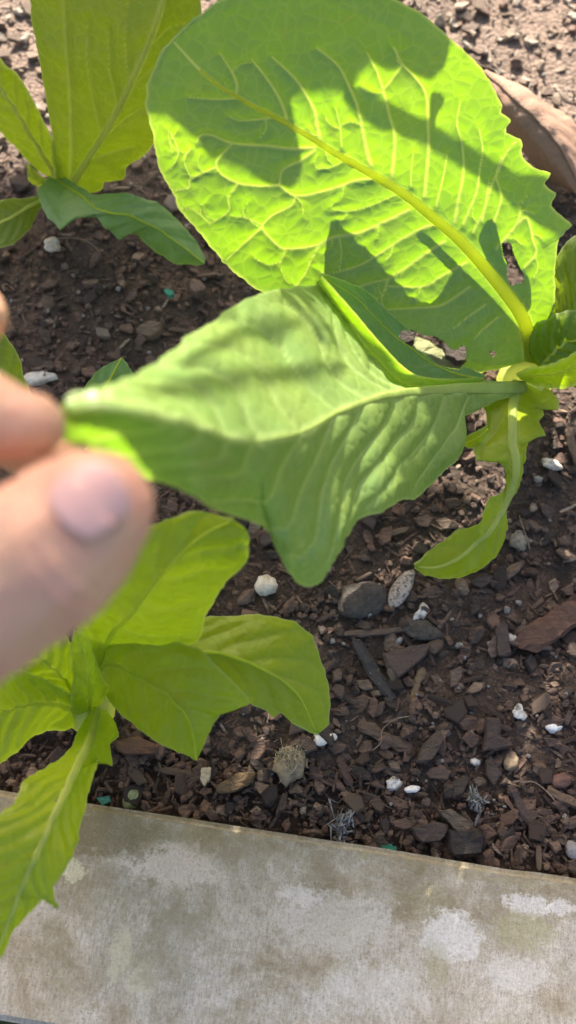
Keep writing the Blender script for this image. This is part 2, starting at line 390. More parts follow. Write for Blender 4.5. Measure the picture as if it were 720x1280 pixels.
# ------------------------------------------------------------------ mulch and crumbs
def tinted(name, c, k=0.55, rough=0.65):
    m = NT(name); co = m.coord('Object'); gr = m.noise(m.scaled(co, (0.25, 1.8, 1)), 420, 5, 0.75); sp = m.noise(co, 900, 3, 0.8)
    cc = m.mix(m.mapr(gr, 0.3, 0.7), c, tuple(x * k for x in c)); cc = m.mix(m.mapr(sp, 0.66, 0.8, 0, 0.6), cc, tuple(min(1, x * 1.9 + 0.02) for x in c))
    return m.done(m.principled(cc, rough, m.bump(m.math('ADD', gr, sp), 0.0009), 0.4))
def chip_material(name, attr):
    m = NT(name); co = m.coord('Object')
    if attr: rnd = m.attr('tint')
    else: rnd = m.n('ShaderNodeObjectInfo').outputs['Random']
    c = m.ramp(rnd, [(0.0, (0.042, 0.030, 0.024)), (0.25, (0.125, 0.080, 0.057)), (0.42, (0.175, 0.104, 0.072)), (0.56, (0.19, 0.105, 0.070)), (0.7, (0.21, 0.145, 0.104)), (0.82, (0.30, 0.20, 0.13)), (0.92, (0.40, 0.30, 0.21)), (1.0, (0.52, 0.43, 0.33))])
    gr = m.noise(m.scaled(co, (0.3, 1.6, 1)), 500, 5, 0.75); sp = m.noise(co, 1100, 3, 0.8)
    c = m.mix(m.mapr(gr, 0.35, 0.7, 0, 0.75), c, (0.022, 0.015, 0.011)); c = m.mix(m.mapr(sp, 0.66, 0.8, 0, 0.5), c, (0.27, 0.22, 0.17))
    return m.done(m.principled(c, m.mapr(gr, 0.3, 0.7, 0.45, 0.8), m.bump(m.math('ADD', gr, m.math('MULTIPLY', sp, 0.4)), 0.0012), 0.45))
CHIP = chip_material('bark_chip', False); CHIP_SUNLIT = tinted('bark_chip_sunlit', (0.36, 0.26, 0.19), 0.5, 0.8); CRUMB = chip_material('mulch_crumb', True)  # second chip material is a paler far copy, sunlight put into its colour

def shard(r, el=1.0, th=0.25):
    """flat splintered chip, unit size"""
    n = r.integers(5, 8); an = np.sort(np.linspace(0, 2 * math.pi, n, endpoint=False) + r.uniform(-0.35, 0.35, n))
    rad = r.uniform(0.65, 1.1, n) * 0.5; x = np.cos(an) * rad * el; y = np.sin(an) * rad
    V = [(x[k] * s, y[k] * s, z + 0.12 * th * r.normal()) for s, z in ((0.86, -th / 2), (1.0, 0.1 * th), (0.84, th / 2)) for k in range(n)]
    F = [(l * n + k, l * n + (k + 1) % n, (l + 1) * n + (k + 1) % n, (l + 1) * n + k) for l in (0, 1) for k in range(n)]
    F += [tuple(range(n))[::-1], tuple(2 * n + k for k in range(n))]
    return np.array(V), F
def splinter(r, el=4.0):
    n = 5; V = []; ks = (-0.5, -0.38, 0.05, 0.4, 0.5); b = r.uniform(-0.15, 0.15)
    for k, s in enumerate(ks):
        w = (0.45, 0.95, 1.05, 0.85, 0.35)[k] * 0.5
        for j in range(n):
            t = 2 * math.pi * j / n + 0.4; V.append((s * el + r.normal() * 0.12, math.cos(t) * w * r.uniform(0.75, 1.15) + b * s * s * 4, math.sin(t) * w * 0.6 * r.uniform(0.7, 1.2)))
    F = [(k * n + j, k * n + (j + 1) % n, (k + 1) * n + (j + 1) % n, (k + 1) * n + j) for k in range(4) for j in range(n)]
    F += [tuple(range(n))[::-1], tuple(4 * n + j for j in range(n))]
    return np.array(V), F
_b = bmesh.new(); bmesh.ops.create_icosphere(_b, subdivisions=1, radius=0.5)
ICO_V = np.array([v.co for v in _b.verts]); ICO_F = [tuple(v.index for v in f.verts) for f in _b.faces]; _b.free()
_b = bmesh.new(); bmesh.ops.create_icosphere(_b, subdivisions=3, radius=0.5)
ICO3_V = np.array([v.co for v in _b.verts]); ICO3_F = [tuple(v.index for v in f.verts) for f in _b.faces]; _b.free()
def crumb(r):
    V = ICO_V * r.uniform(0.7, 1.2, (len(ICO_V), 1)) * np.array([1, r.uniform(.6, .9), r.uniform(.45, .75)]); return V, ICO_F
VARS = [shard(rng, rng.uniform(1, 2.2), rng.uniform(.18, .42)) for _ in range(10)] + [splinter(rng, rng.uniform(2.6, 6)) for _ in range(7)] + [crumb(rng) for _ in range(7)]

def rotm(yaw, a, b):
    return np.array((Matrix.Rotation(yaw, 3, 'Z') @ Matrix.Rotation(a, 3, 'X') @ Matrix.Rotation(b, 3, 'Y')))
def soil_z(x, y): return float(bed_height(np.array([x]), np.array([y]))[0])

# very many small pieces: one mass
SV, SF, ST, off = [], [], [], 0
r = np.random.default_rng(21); cnt = 0
while cnt < 33000:
    y = -0.02 + 0.62 * r.random() ** 1.25; hw = 0.12 + 0.36 * max(y, 0)
    x = r.uniform(-hw, hw)
    if y < board_line_y(x) + 0.001: continue
    far = y > 0.3
    q = r.random()
    if q < 0.42: V, F = VARS[17 + r.integers(7)]; s = 0.0010 + 0.0036 * r.random() ** 2.2
    elif q < 0.60: V, F = VARS[r.integers(10)]; s = 0.002 + 0.0055 * r.random() ** 1.7
    else: V, F = VARS[10 + r.integers(7)]; s = 0.0004 + 0.0015 * r.random() ** 1.5
    if far: s *= 1.05
    if cnt % 6 == 0: V, F = VARS[10 + r.integers(7)]; V = V * np.array([2.6, 0.55, 0.55]); s = r.uniform(0.0004, 0.0008)
    z = soil_z(x, y) + s * r.uniform(-0.1, 0.45)
    Vw = (V * s) @ rotm(r.uniform(0, 6.28), r.normal() * 0.4, r.normal() * 0.35).T + np.array([x, y, z])
    SV.append(Vw); SF += [tuple(i + off for i in f) for f in F]; ST.append(np.full(len(V), np.clip(r.beta(1.5, 2.3) + 0.5 * np.clip((y - 0.28) / 0.06, 0, 1), 0, 1))); off += len(V); cnt += 1  # far crumbs tinted paler in place of sunlight
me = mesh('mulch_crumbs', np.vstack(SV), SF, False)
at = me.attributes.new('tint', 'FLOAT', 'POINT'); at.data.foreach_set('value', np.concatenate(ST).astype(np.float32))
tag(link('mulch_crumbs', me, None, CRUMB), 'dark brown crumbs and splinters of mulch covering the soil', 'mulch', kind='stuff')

# larger chips, each a piece of the soil
VM = []
for k, (V, F) in enumerate(VARS[:17]): VM.append(mesh('bark_chip', V, F, False)); VM[-1].materials.append(CHIP)
VD = []
for q_ in VM: VD.append(q_.copy()); VD[-1].materials.clear(); VD[-1].materials.append(CHIP_SUNLIT)
r = np.random.default_rng(5); n_chip = 0
while n_chip < 230:
    px, py = r.uniform(-10, 730), r.uniform(0, 1090)
    p = at_z(px, py, 0.0)
    if p[1] < board_line_y(p[0]) + 0.005: continue
    k = int(r.integers(17)); stick = k >= 10
    s = r.uniform(0.0016, 0.0032) if stick else r.uniform(0.005, 0.0105)
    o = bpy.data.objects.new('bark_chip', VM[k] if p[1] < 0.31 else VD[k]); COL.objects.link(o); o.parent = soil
    o.location = (p[0], p[1], soil_z(p[0], p[1]) + 0.0015 + s * 0.15); o.scale = (s, s, s * (1 if stick else 0.8))
    o.rotation_euler = (r.normal() * 0.25, r.normal() * 0.22, r.uniform(0, 6.28)); n_chip += 1

# white perlite grains, pieces of the soil too
def plain(name, c, c2, rough=0.7, scale=400, bump=0.0006, spec=0.4, lo=0.4, hi=0.65):
    m = NT(name); co = m.coord('Object'); n = m.noise(co, scale, 5, 0.7)
    return m.done(m.principled(m.mix(m.mapr(n, lo, hi), c, c2), rough, m.bump(n, bump), spec))
WHITE = plain('perlite', (0.66, 0.63, 0.58), (0.26, 0.215, 0.17), bump=0.0012, lo=0.45, hi=0.62)
def blob(r, dims, rough=0.18, sc=1.0, seed=0):
    rough = rough * 1.9
    n = vnoise(ICO3_V, 2.2, seed) * 0.5 + vnoise(ICO3_V, 5, seed + 1) * 0.3 + vnoise(ICO3_V, 11, seed + 2) * 0.2
    return ICO3_V * (1 + rough * 1.6 * n[:, None]) * np.array(dims)
PM = [mesh('perlite_grain', blob(rng, (1, 0.8, 0.7), 0.3, seed=40 + 3 * k), ICO3_F) for k in range(4)]
for p_ in PM: p_.materials.append(WHITE)
def grain(px, py, d):
    p = at_z(px, py, 0.003); s = d * mpp(0.003, py)
    o = bpy.data.objects.new('perlite_grain', PM[random.randrange(4)]); COL.objects.link(o); o.parent = soil
    o.location = (p[0], p[1], soil_z(p[0], p[1]) + s * 0.35 + 0.0008); o.scale = (s, s, s); o.rotation_euler = (random.random() * 6, random.random() * 6, random.random() * 6)
for g_ in ((574, 807, 10), (580, 822, 7), (635, 762, 9), (650, 751, 8), (415, 802, 9), (429, 806, 5), (499, 802, 9), (459, 767, 11), (674, 597, 10), (691, 645, 5), (340, 968, 5), (147, 359, 7), (184, 383, 6), (186, 440, 6), (128, 356, 6),
           (552, 952, 7), (573, 860, 5), (706, 868, 7), (670, 895, 6), (660, 945, 6), (572, 992, 6), (618, 1000, 4), (488, 1005, 5), (520, 870, 5), (612, 805, 7), (697, 820, 5), (610, 858, 5), (540, 905, 4), (600, 770, 6), (565, 775, 5), (690, 700, 5), (705, 1020, 6),
           (116, 325, 6), (104, 395, 5), (170, 290, 5), (255, 345, 6), (90, 340, 5), (60, 390, 6), (145, 470, 5)):
    grain(*g_)
for k in range(120):
    while True:
        px, py = random.uniform(0, 720), random.uniform(20, 1085); p = at_z(px, py, 0)
        if p[1] > board_line_y(p[0]) + 0.004: break
    grain(px, py, random.uniform(2.2, 5.5))

# hero pieces lying on the soil
MATS = {}
def tm(c, k=0.55, rough=0.65):
    if (c, k) not in MATS: MATS[(c, k)] = tinted('piece_%d' % len(MATS), c, k, rough)
    return MATS[(c, k)]
def put(name, V, F, loc, mat, label, cat, smooth=False, group=None):
    return tag(link(name, mesh(name, V, F, smooth), None, mat, tuple(loc)), label, cat, group)
def slab_px(name, poly, th, c, label, cat, z0=0.004, tilt=0.15, k=0.55, mat=None):
    """a chip whose outline is that of the piece in the photo, with its own thickness"""
    poly = resample([(*p, 0) for p in poly + [poly[0]]], max(10, 3 * len(poly)) + 1, False)[:-1, :2]
    poly = poly + rng.normal(0, 0.7, poly.shape)
    W = at_z(poly[:, 0], poly[:, 1], z0); c0 = W.mean(0); Q = W - c0; n = len(Q); V = []
    sl = rng.uniform(-tilt, tilt, 2)
    for s, z in ((0.9, -th), (1.0, -0.2 * th), (0.97, 0.25 * th), (0.86, 0.5 * th)):
        for q in Q: V.append((q[0] * s, q[1] * s, z + (q[0] * sl[0] + q[1] * sl[1]) * s + rng.normal() * th * 0.08))
    V.append((0, 0, 0.55 * th)); F = [(l * n + j, l * n + (j + 1) % n, (l + 1) * n + (j + 1) % n, (l + 1) * n + j) for l in range(3) for j in range(n)]
    F += [tuple(range(n))[::-1]] + [(3 * n + j, 3 * n + (j + 1) % n, 4 * n) for j in range(n)]
    z = max(z0, soil_z(c0[0], c0[1]) + th * 0.9)
    return put(name, V, F, (c0[0], c0[1], z), mat or tm(c, k), label, cat)
def stick_px(name, a, b, w, c, label, cat, z0=0.004, k=0.5, taper=0.75, mat=None, flat=0.6, bend=0.03):
    A, B = at_z(*a, z0), at_z(*b, z0); c0 = (A + B) / 2; wd = w * mpp(z0, c0[1] * 0 + (a[1] + b[1]) / 2) / 2
    n = 9; ts = np.linspace(0, 1, n); per = np.cross(B - A, (0, 0, 1)); pts = [A + (B - A) * t + per * bend * math.sin(t * 3.1) - c0 for t in ts]
    rad = [wd * (0.55 if i in (0, n - 1) else (1 + (taper - 1) * t) * random.uniform(0.9, 1.1)) for i, t in enumerate(ts)]
    V, F = tube(pts, rad, 8, flat); V = np.array(V); V += 0.12 * wd * np.random.default_rng(len(name) + int(a[0])).normal(size=V.shape)
    z = max(z0, soil_z(c0[0], c0[1]) + wd * flat * 0.9)
    return put(name, V, F, (c0[0], c0[1], z), mat or tm(c, k), label, cat)
def stone_px(name, x, y, w, h, ang, mat, label, cat, rough=0.16, hgt=0.6, seed=0, z0=0.004):
    p = at_z(x, y, z0); s = mpp(z0, y); V = blob(rng, (w * s, h * s, min(w, h) * s * hgt), rough, seed=seed + int(x))
    o = put(name, V, ICO3_F, (p[0], p[1], soil_z(p[0], p[1]) + min(w, h) * s * hgt * 0.35 + 0.001), mat, label, cat, True); o.rotation_euler.z = R(ang); return o

CREAM = plain('cream_stone', (0.62, 0.57, 0.48), (0.36, 0.29, 0.22), 0.65, 300, 0.0008)
SPECK = plain('speckled_bark', (0.46, 0.38, 0.32), (0.10, 0.07, 0.055), 0.7, 700, 0.0012, lo=0.48, hi=0.6)
CLOD = plain('clod', (0.055, 0.045, 0.038), (0.10, 0.085, 0.07), 0.9, 500, 0.0016)
stone_px('pebble', 333, 733, 29, 25, 10, CREAM, 'round cream pebble on the dark soil below the held leaf', 'pebble', 0.14, 0.7)
stone_px('pebble', 405, 922, 25, 17, 15, plain('white_stone', (0.80, 0.76, 0.68), (0.62, 0.56, 0.48)), 'white angular stone under the corner of the broad yellow-green leaf', 'pebble', 0.3, 0.6)
stone_px('wood_chunk', 501, 736, 25, 58, -33, SPECK, 'pale speckled oblong chunk just below the drooping lettuce leaf', 'wood chunk', 0.12, 0.6, z0=0.006)
stone_px('soil_clod', 448, 750, 60, 54, 20, CLOD, 'large dark rounded clod left of the pale speckled chunk', 'clod', 0.2, 0.34)
stone_px('soil_clod', 524, 788, 48, 26, -5, CLOD, 'dark flat clod above the wide reddish brown bark flake', 'clod', 0.2, 0.5)
stone_px('perlite_lump', 525, 766, 12, 21, -25, WHITE, 'ragged whitish perlite lump right of the large dark clod', 'perlite', 0.35, 0.7)
stone_px('perlite_lump', 649, 892, 16, 21, 35, WHITE, 'oblong grey-white perlite lump in the middle right of the soil', 'perlite', 0.3, 0.7)
stone_px('perlite_lump', 693, 910, 19, 13, 10, plain('perlite_bright', (0.8, 0.78, 0.74), (0.66, 0.62, 0.56)), 'brightest white perlite lump near the right edge of the soil', 'perlite', 0.25, 0.7)
stone_px('perlite_lump', 595, 952, 13, 9, -25, WHITE, 'small white perlite lump left of the round tan pebble', 'perlite', 0.2, 0.7)
stone_px('perlite_lump', 493, 980, 17, 17, 0, WHITE, 'roundish white perlite lump, left one of a touching pair', 'perlite', 0.3, 0.7)
stone_px('perlite_lump', 515, 986, 19, 9, 4, plain('perlite_clean', (0.78, 0.76, 0.72), (0.6, 0.56, 0.5)), 'long white perlite lump, right one of a touching pair', 'perlite', 0.18, 0.8)
stone_px('perlite_lump', 642, 797, 14, 13, 0, WHITE, 'white perlite lump between the upright dark chip and rust bark', 'perlite', 0.3, 0.7)
stone_px('pebble', 638, 952, 18, 24, -8, plain('tan_stone', (0.30, 0.215, 0.125), (0.13, 0.09, 0.06)), 'tan oval pebble lying below the forked brown chip', 'pebble', 0.14, 0.7)
stone_px('pebble', 702, 976, 22, 17, 0, plain('red_stone', (0.17, 0.085, 0.06), (0.09, 0.05, 0.038)), 'reddish brown pebble near the right edge above the tan stick', 'pebble', 0.2, 0.7)
stone_px('pebble', 715, 1062, 18, 24, 10, plain('grey_stone', (0.30, 0.28, 0.27), (0.18, 0.16, 0.15)), 'grey pebble at the right edge next to the board', 'pebble', 0.12, 0.7)
stone_px('pebble', 164, 998, 22, 26, -15, plain('green_stone', (0.26, 0.29, 0.14), (0.12, 0.15, 0.07), 0.45), 'olive green pebble against the board beside the drooping leaf', 'pebble', 0.1, 0.7)
stone_px('pebble', 64, 302, 22, 19, 0, CREAM, 'pale tan pebble on shaded soil below the back left lettuce', 'pebble', 0.3, 0.7)
stone_px('pebble', 48, 473, 48, 18, 12, plain('pale_stone', (0.6, 0.57, 0.52), (0.4, 0.36, 0.31)), 'flat whitish stone on the soil just above the index finger', 'pebble', 0.2, 0.5)
stone_px('pebble', 691, 577, 26, 15, -20, CREAM, 'pale broken stone on soil right of the leaf stalk', 'pebble', 0.35, 0.7)
stone_px('lichen_lump', 655, 672, 22, 26, 10, plain('lichen', (0.36, 0.30, 0.22), (0.17, 0.135, 0.1), 0.85, 500, 0.002), 'crumbly grey tan lump right of the drooping leaf', 'lichen lump', 0.45, 0.5)
slab_px('bark_flake', [(476, 818), (516, 807), (541, 804), (533, 820), (496, 850), (482, 833)], 0.0035, (0.115, 0.075, 0.058), 'wide reddish brown five sided bark flake in open soil', 'bark flake', tilt=0.25)
slab_px('bark_flake', [(618, 782), (634, 776), (639, 822), (620, 821)], 0.004, (0.095, 0.062, 0.048), 'upright dark brown bark flake left of the rust bark strip', 'bark flake')
slab_px('bark_flake', [(604, 898), (623, 899), (622, 922), (641, 929), (638, 938), (601, 940)], 0.004, (0.095, 0.06, 0.046), 'forked brown bark flake above the tan oval pebble', 'bark flake')
slab_px('bark_flake', [(545, 913), (556, 921), (538, 953), (519, 956), (523, 938)], 0.004, (0.105, 0.072, 0.052), 'slanted brown bark flake right of the thick brown stick', 'bark flake')
slab_px('bark_flake', [(557, 1038), (603, 1038), (601, 1068), (560, 1070)], 0.005, (0.035, 0.026, 0.023), 'nearly black square bark flake lying against the board', 'bark flake')
slab_px('bark_flake', [(546, 1014), (563, 1011), (590, 1030), (586, 1041), (568, 1040)], 0.0035, (0.155, 0.115, 0.08), 'tan wedge shaped bark flake above the black square flake', 'bark flake')
slab_px('bark_flake', [(512, 1036), (540, 1026), (562, 1032), (555, 1050), (520, 1054)], 0.004, (0.08, 0.055, 0.045), 'brown flake between green scrap and black square flake', 'bark flake')
slab_px('bark_flake', [(145, 926), (175, 921), (200, 933), (196, 944), (158, 944), (143, 936)], 0.004, (0.165, 0.085, 0.05), 'orange brown bark flake beside the pale leaf stalk', 'bark flake')
slab_px('bark_flake', [(270, 985), (300, 966), (322, 966), (318, 978), (290, 992), (273, 994)], 0.004, (0.165, 0.105, 0.05), 'ochre bark flake above the board right of the cream flake', 'bark flake')
slab_px('bark_flake', [(170, 415), (188, 402), (204, 404), (200, 416), (180, 424)], 0.004, (0.24, 0.165, 0.11), 'tan bark flake on shaded soil above the held leaf', 'bark flake')
slab_px('bark_flake', [(238, 352), (250, 350), (260, 362), (244, 370), (236, 362)], 0.004, (0.2, 0.13, 0.1), 'pinkish brown flake under the big leaf tip at left', 'bark flake')
slab_px('shell_flake', [(252, 960), (266, 958), (264, 972), (256, 985), (250, 974)], 0.002, (0.55, 0.48, 0.33), 'cream shell flake hanging below the pointed leaf', 'shell flake', k=0.7)
slab_px('plastic_scrap', [(476, 1058), (488, 1054), (497, 1060), (492, 1066), (478, 1065)], 0.002, (0.02, 0.2, 0.13), 'teal green plastic scrap beside the board at bottom centre', 'scrap', k=0.8)
slab_px('plastic_scrap', [(120, 998), (136, 994), (140, 1002), (128, 1008)], 0.002, (0.05, 0.22, 0.17), 'dull teal scrap left of the olive green pebble', 'scrap', k=0.8)
slab_px('plastic_scrap', [(205, 364), (213, 361), (219, 367), (210, 372)], 0.002, (0.05, 0.3, 0.2), 'small turquoise scrap on shaded soil under the big leaf', 'scrap', k=0.8)
stick_px('stick', (430, 792), (516, 784), 10, (0.15, 0.10, 0.075), 'thin straight brown stick between two dark clods', 'stick')
stick_px('stick', (444, 800), (492, 872), 20, (0.055, 0.047, 0.043), 'thick charcoal stick speckled with white dots', 'stick', mat=plain('speckled_stick', (0.05, 0.042, 0.038), (0.5, 0.47, 0.43), 0.7, 900, 0.001, lo=0.62, hi=0.68))
stick_px('stick', (648, 806), (726, 758), 32, (0.155, 0.078, 0.05), 'broad rust red bark strip reaching the right edge', 'stick', taper=1.1, flat=0.45)
stick_px('stick', (637, 803), (690, 810), 8, (0.14, 0.095, 0.07), 'thin brown stick under the rust red bark strip', 'stick')
stick_px('stick', (529, 835), (515, 880), 11, (0.25, 0.165, 0.085), 'golden tan stick below the wide bark flake', 'stick')
stick_px('stick', (447, 903), (511, 933), 19, (0.165, 0.105, 0.07), 'thick brown stick lying below the speckled stick', 'stick')
stick_px('stick', (637, 982), (676, 1046), 15, (0.10, 0.065, 0.055), 'dark reddish stick slanting down toward the board', 'stick')
stick_px('stick', (631, 995), (653, 1026), 7, (0.19, 0.105, 0.075), 'thin pinkish splinter beside the dark reddish stick', 'stick')
stick_px('stick', (684, 986), (724, 1006), 15, (0.20, 0.13, 0.085), 'tan stick at the right edge below the reddish pebble', 'stick')
stick_px('stick', (424, 945), (439, 982), 12, (0.125, 0.07, 0.052), 'short reddish stick left of the white perlite pair', 'stick')
stick_px('stick', (410, 858), (446, 880), 10, (0.10, 0.068, 0.05), 'brown stick right beside the broad yellow-green leaf', 'stick')
stick_px('stick', (711, 535), (728, 592), 13, (0.15, 0.10, 0.07), 'brown stick at the right edge beside the lettuce', 'stick')
stick_px('stick', (700, 640), (735, 622), 4, (0.35, 0.27, 0.2), 'hair thin pale twig near the right edge', 'stick')
stick_px('twig', (497, 424), (586, 458), 30, (0.22, 0.23, 0.10), 'pale green twig with dark bark seen through the hole in the lettuce', 'twig', z0=0.014, taper=0.95, k=0.75, flat=0.8)
slab_px('bark_flake', [(500, 412), (520, 418), (518, 428), (505, 430), (498, 424)], 0.003, (0.06, 0.04, 0.03), 'dark bark scrap at the left end of the pale twig', 'bark flake', z0=0.021)
slab_px('bark_flake', [(552, 428), (566, 438), (582, 432), (586, 452), (572, 456), (556, 444)], 0.003, (0.06, 0.04, 0.03), 'dark bark scrap at the right end of the pale twig', 'bark flake', z0=0.022)

# shredded silver flakes and a tuft of straw: each one clump
def tuft(name, x, y, n, wpx, hpx, c, label, cat, rw=0.0003, z0=0.003, ang=0, mat=None):
    p = at_z(x, y, z0); s = mpp(z0, y); V, F, off = [], [], 0; ca, sa = math.cos(R(ang)), math.sin(R(ang)); rr = np.random.default_rng(int(x))
    for k in range(n):
        q = np.array([rr.normal() * wpx * s * .25, rr.normal() * hpx * s * .25, rr.uniform(0.001, 0.006)]); d = np.clip(rr.normal(size=3), -1.3, 1.3) * np.array([wpx, hpx, 8]) * s * 0.2; bnd = rr.normal(size=3) * 0.0022
        pts = [q - d, q + bnd, q + d]; pts = [np.array([a[0] * ca - a[1] * sa, a[0] * sa + a[1] * ca, max(0.0003, a[2])]) for a in pts]
        v, f = tube(pts, [rw * .5, rw, rw * .4], 4); V += v; F += [tuple(i + off for i in g_) for g_ in f]; off += len(v)
    return put(name, V, F, (p[0], p[1], soil_z(p[0], p[1]) + 0.001), mat or tm(c, 0.7), label, cat, True)
stone_px('root_lump', 362, 955, 34, 36, 0, tm((0.42, 0.32, 0.19), 0.6), 'tan fibrous root lump under the straw tuft', 'root lump', 0.5, 0.5)
tuft('straw_tuft', 364, 952, 150, 24, 30, (0.72, 0.60, 0.40), 'pale tuft of dried straw fibres below the notched leaf', 'straw tuft', 0.00017)
tuft('foil_flake', 427, 1034, 60, 16, 36, (0.5, 0.5, 0.5), 'shredded silvery flake standing against the board', 'flake', 0.00045, ang=-20, mat=plain('silver', (0.30, 0.29, 0.28), (0.12, 0.115, 0.11), 0.35))
tuft('foil_flake', 593, 1003, 36, 12, 22, (0.5, 0.5, 0.5), 'small silvery shred right of the long perlite lump', 'flake', 0.00045, ang=25, mat=plain('silver2', (0.30, 0.29, 0.27), (0.12, 0.115, 0.11), 0.35))
# loose root fibres
for k, (pts, lab) in enumerate((([(466, 938), (476, 928), (478, 912), (494, 900), (510, 897)], 'pale curled root hair over the thick brown stick'),
                                ([(650, 978), (668, 978), (684, 990), (694, 1002)], 'pale root hair above the tan stick at the right edge'),
                                ([(71, 294), (100, 296), (118, 306), (124, 314)], 'thin root on shaded soil right of the pale tan pebble'),
                                ([(652, 640), (655, 650), (662, 668), (666, 682)], 'thin curved root above the crumbly grey tan lump'),
                                ([(334, 905), (336, 895), (338, 884)], 'thin pale straw under the notch of the leaf'))):
    P = [at_z(x, y, 0.006) for x, y in pts]; P = resample(np.array(P), 16)[:, :3]; c0 = P.mean(0)
    for q in P: q[2] = soil_z(q[0], q[1]) + 0.0045
    V, F = tube(P - c0, [0.00022] * 16, 5); put('root_hair', V, F, c0, tm((0.34, 0.25, 0.17), 0.7), lab, 'root', True)

# unseen leafy mass added to block low sky light behind the bed
BLOCKER_LEAF = leaf_material('blocker_leaf', (0.04, 0.09, 0.02), (0.08, 0.14, 0.04), (0.05, 0.12, 0.01), (0.1, 0.2, 0.02), 0.2)
hd = empty('sky_blocker', (0, 2.1, -0.09), 'unseen leafy mass added to block low sky light', 'sky_blocker')
rh = np.random.default_rng(9); n = 9000
q = np.stack([rh.uniform(-3.5, 3.5, n), rh.uniform(-0.35, 0.35, n), rh.uniform(0.05, 0.95, n)], 1); q[:, 2] += 0.06 * vnoise(q, 2.5, 3)
A_ = rh.normal(size=(n, 3)); A_ /= np.linalg.norm(A_, axis=1)[:, None]; B_ = np.cross(A_, rh.normal(size=(n, 3))); B_ /= np.linalg.norm(B_, axis=1)[:, None]
V = np.stack([q - A_ * .035, q + B_ * .018, q + A_ * .035, q - B_ * .018], 1).reshape(-1, 3)
me = mesh('foliage', V, (np.arange(n)[:, None] * 4 + np.arange(4)).tolist(), False)
for nm in ('vein', 'rim'): me.attributes.new(nm, 'FLOAT', 'POINT')
tag(link('foliage', me, hd, BLOCKER_LEAF), kind='stuff')
for k in range(9):
    V, F = tube([np.array([-3.2 + .8 * k, 0, 0.0]), np.array([-3.2 + .8 * k + .03, .02, .45]), np.array([-3.2 + .8 * k, 0, .8])], [.03, .022, .008], 8); link('stem', mesh('stem', V, F), hd, tm((0.16, 0.11, 0.08)))

# ------------------------------------------------------------------ lettuce with the big backlit leaf (right)
PA = empty('lettuce_plant', at_z(662, 470, 0.0), 'large chewed lettuce at right with a big backlit leaf and one held leaf', 'lettuce', 'lettuce plants in the bed')
A_P0 = at_z(655, 455, 0.03); A_N = np.array([0.25, -0.85, 0.46]); A_N /= np.linalg.norm(A_N)
A_MID = [(664, 452), (664, 440), (662, 422), (653, 396), (636, 371), (609, 338), (578, 304), (547, 278), (511, 249), (467, 222), (420, 195), (397, 180), (360, 158), (330, 142), (300, 125), (280, 113), (250, 88), (215, 50)]
A_L = [(655, 454), (600, 466), (540, 460), (470, 440), (420, 415), (370, 395), (315, 358), (292, 341), (262, 307), (225, 262), (202, 217), (191, 169), (182, 135), (184, 108), (194, 80), (215, 50)]
A_R = [(672, 446), (690, 410), (695, 370), (695, 330), (697, 314), (701, 298), (717, 282), (700, 268), (692, 259), (698, 244), (683, 233), (690, 217), (668, 210), (654, 198), (652, 176), (636, 169), (641, 152), (629, 143), (630, 134), (615, 101), (600, 82), (585, 67), (555, 41), (525, 15), (480, -8), (400, -32), (320, -22), (277, 0), (240, 26), (215, 50)]
VE = []
def vn(w0, w1, *pts): VE.append((resample([(*p, 0) for p in pts], max(8, 6 * len(pts)))[:, :2] if len(pts) > 2 else pts, w0, w1))
vn(2.2, 1, (298, 122), (298, 107), (290, 90), (277, 70)); vn(2.8, 1.2, (362, 155), (358, 140), (350, 123), (337, 103), (317, 78)); vn(3.2, 1.2, (405, 180), (400, 160), (397, 143), (380, 113), (367, 97), (343, 75))
vn(3.4, 1.3, (469, 213), (462, 189), (453, 144), (444, 120), (427, 87), (400, 64)); vn(3.2, 1.2, (496, 227), (498, 176), (491, 149), (484, 120), (476, 96), (462, 69)); vn(1.6, 1.6, (484, 116), (496, 98), (507, 84))
vn(3, 1.6, (536, 251), (541, 189), (539, 149), (536, 122), (524, 102), (507, 84), (495, 62)); vn(1.8, 1, (551, 264), (558, 233), (564, 198)); vn(2.8, 1, (573, 282), (582, 238), (584, 211), (582, 184), (576, 158), (580, 130))
vn(2.2, 1, (584, 286), (600, 247), (604, 216), (607, 189), (603, 165)); vn(2.2, 1, (607, 282), (618, 238), (627, 216), (636, 193), (649, 176)); vn(2, 1, (622, 282), (631, 251), (624, 224), (630, 200))
vn(2.4, 1, (624, 316), (649, 284), (656, 267), (671, 271)); vn(2.4, 1.4, (649, 284), (662, 276), (669, 302), (673, 320), (658, 338)); vn(2, 1, (596, 296), (611, 267), (613, 249), (616, 231)); vn(1.2, .8, (519, 240), (520, 215), (522, 198)); vn(1.2, .8, (432, 190), (430, 165), (424, 140))
vn(3, 1.2, (398, 191), (367, 192), (340, 188), (293, 183), (267, 173), (252, 173), (248, 182)); vn(1.6, .8, (300, 127), (270, 128), (237, 125)); vn(1.4, .8, (343, 153), (303, 155), (290, 150))
vn(2.4, 1.6, (398, 195), (380, 207), (357, 218), (352, 237)); vn(2.2, 1.6, (352, 237), (327, 237), (300, 233), (280, 223), (273, 213), (275, 203), (293, 183)); vn(2.8, 1.8, (471, 231), (449, 233), (427, 240), (400, 247), (373, 250), (352, 237))
vn(1.8, 1, (273, 213), (240, 227), (237, 237), (215, 240)); vn(1.6, .8, (300, 233), (287, 250), (287, 267), (263, 280)); vn(3, 1.8, (516, 269), (489, 282), (453, 296), (418, 302), (397, 312), (363, 316), (350, 312), (332, 293), (330, 285))
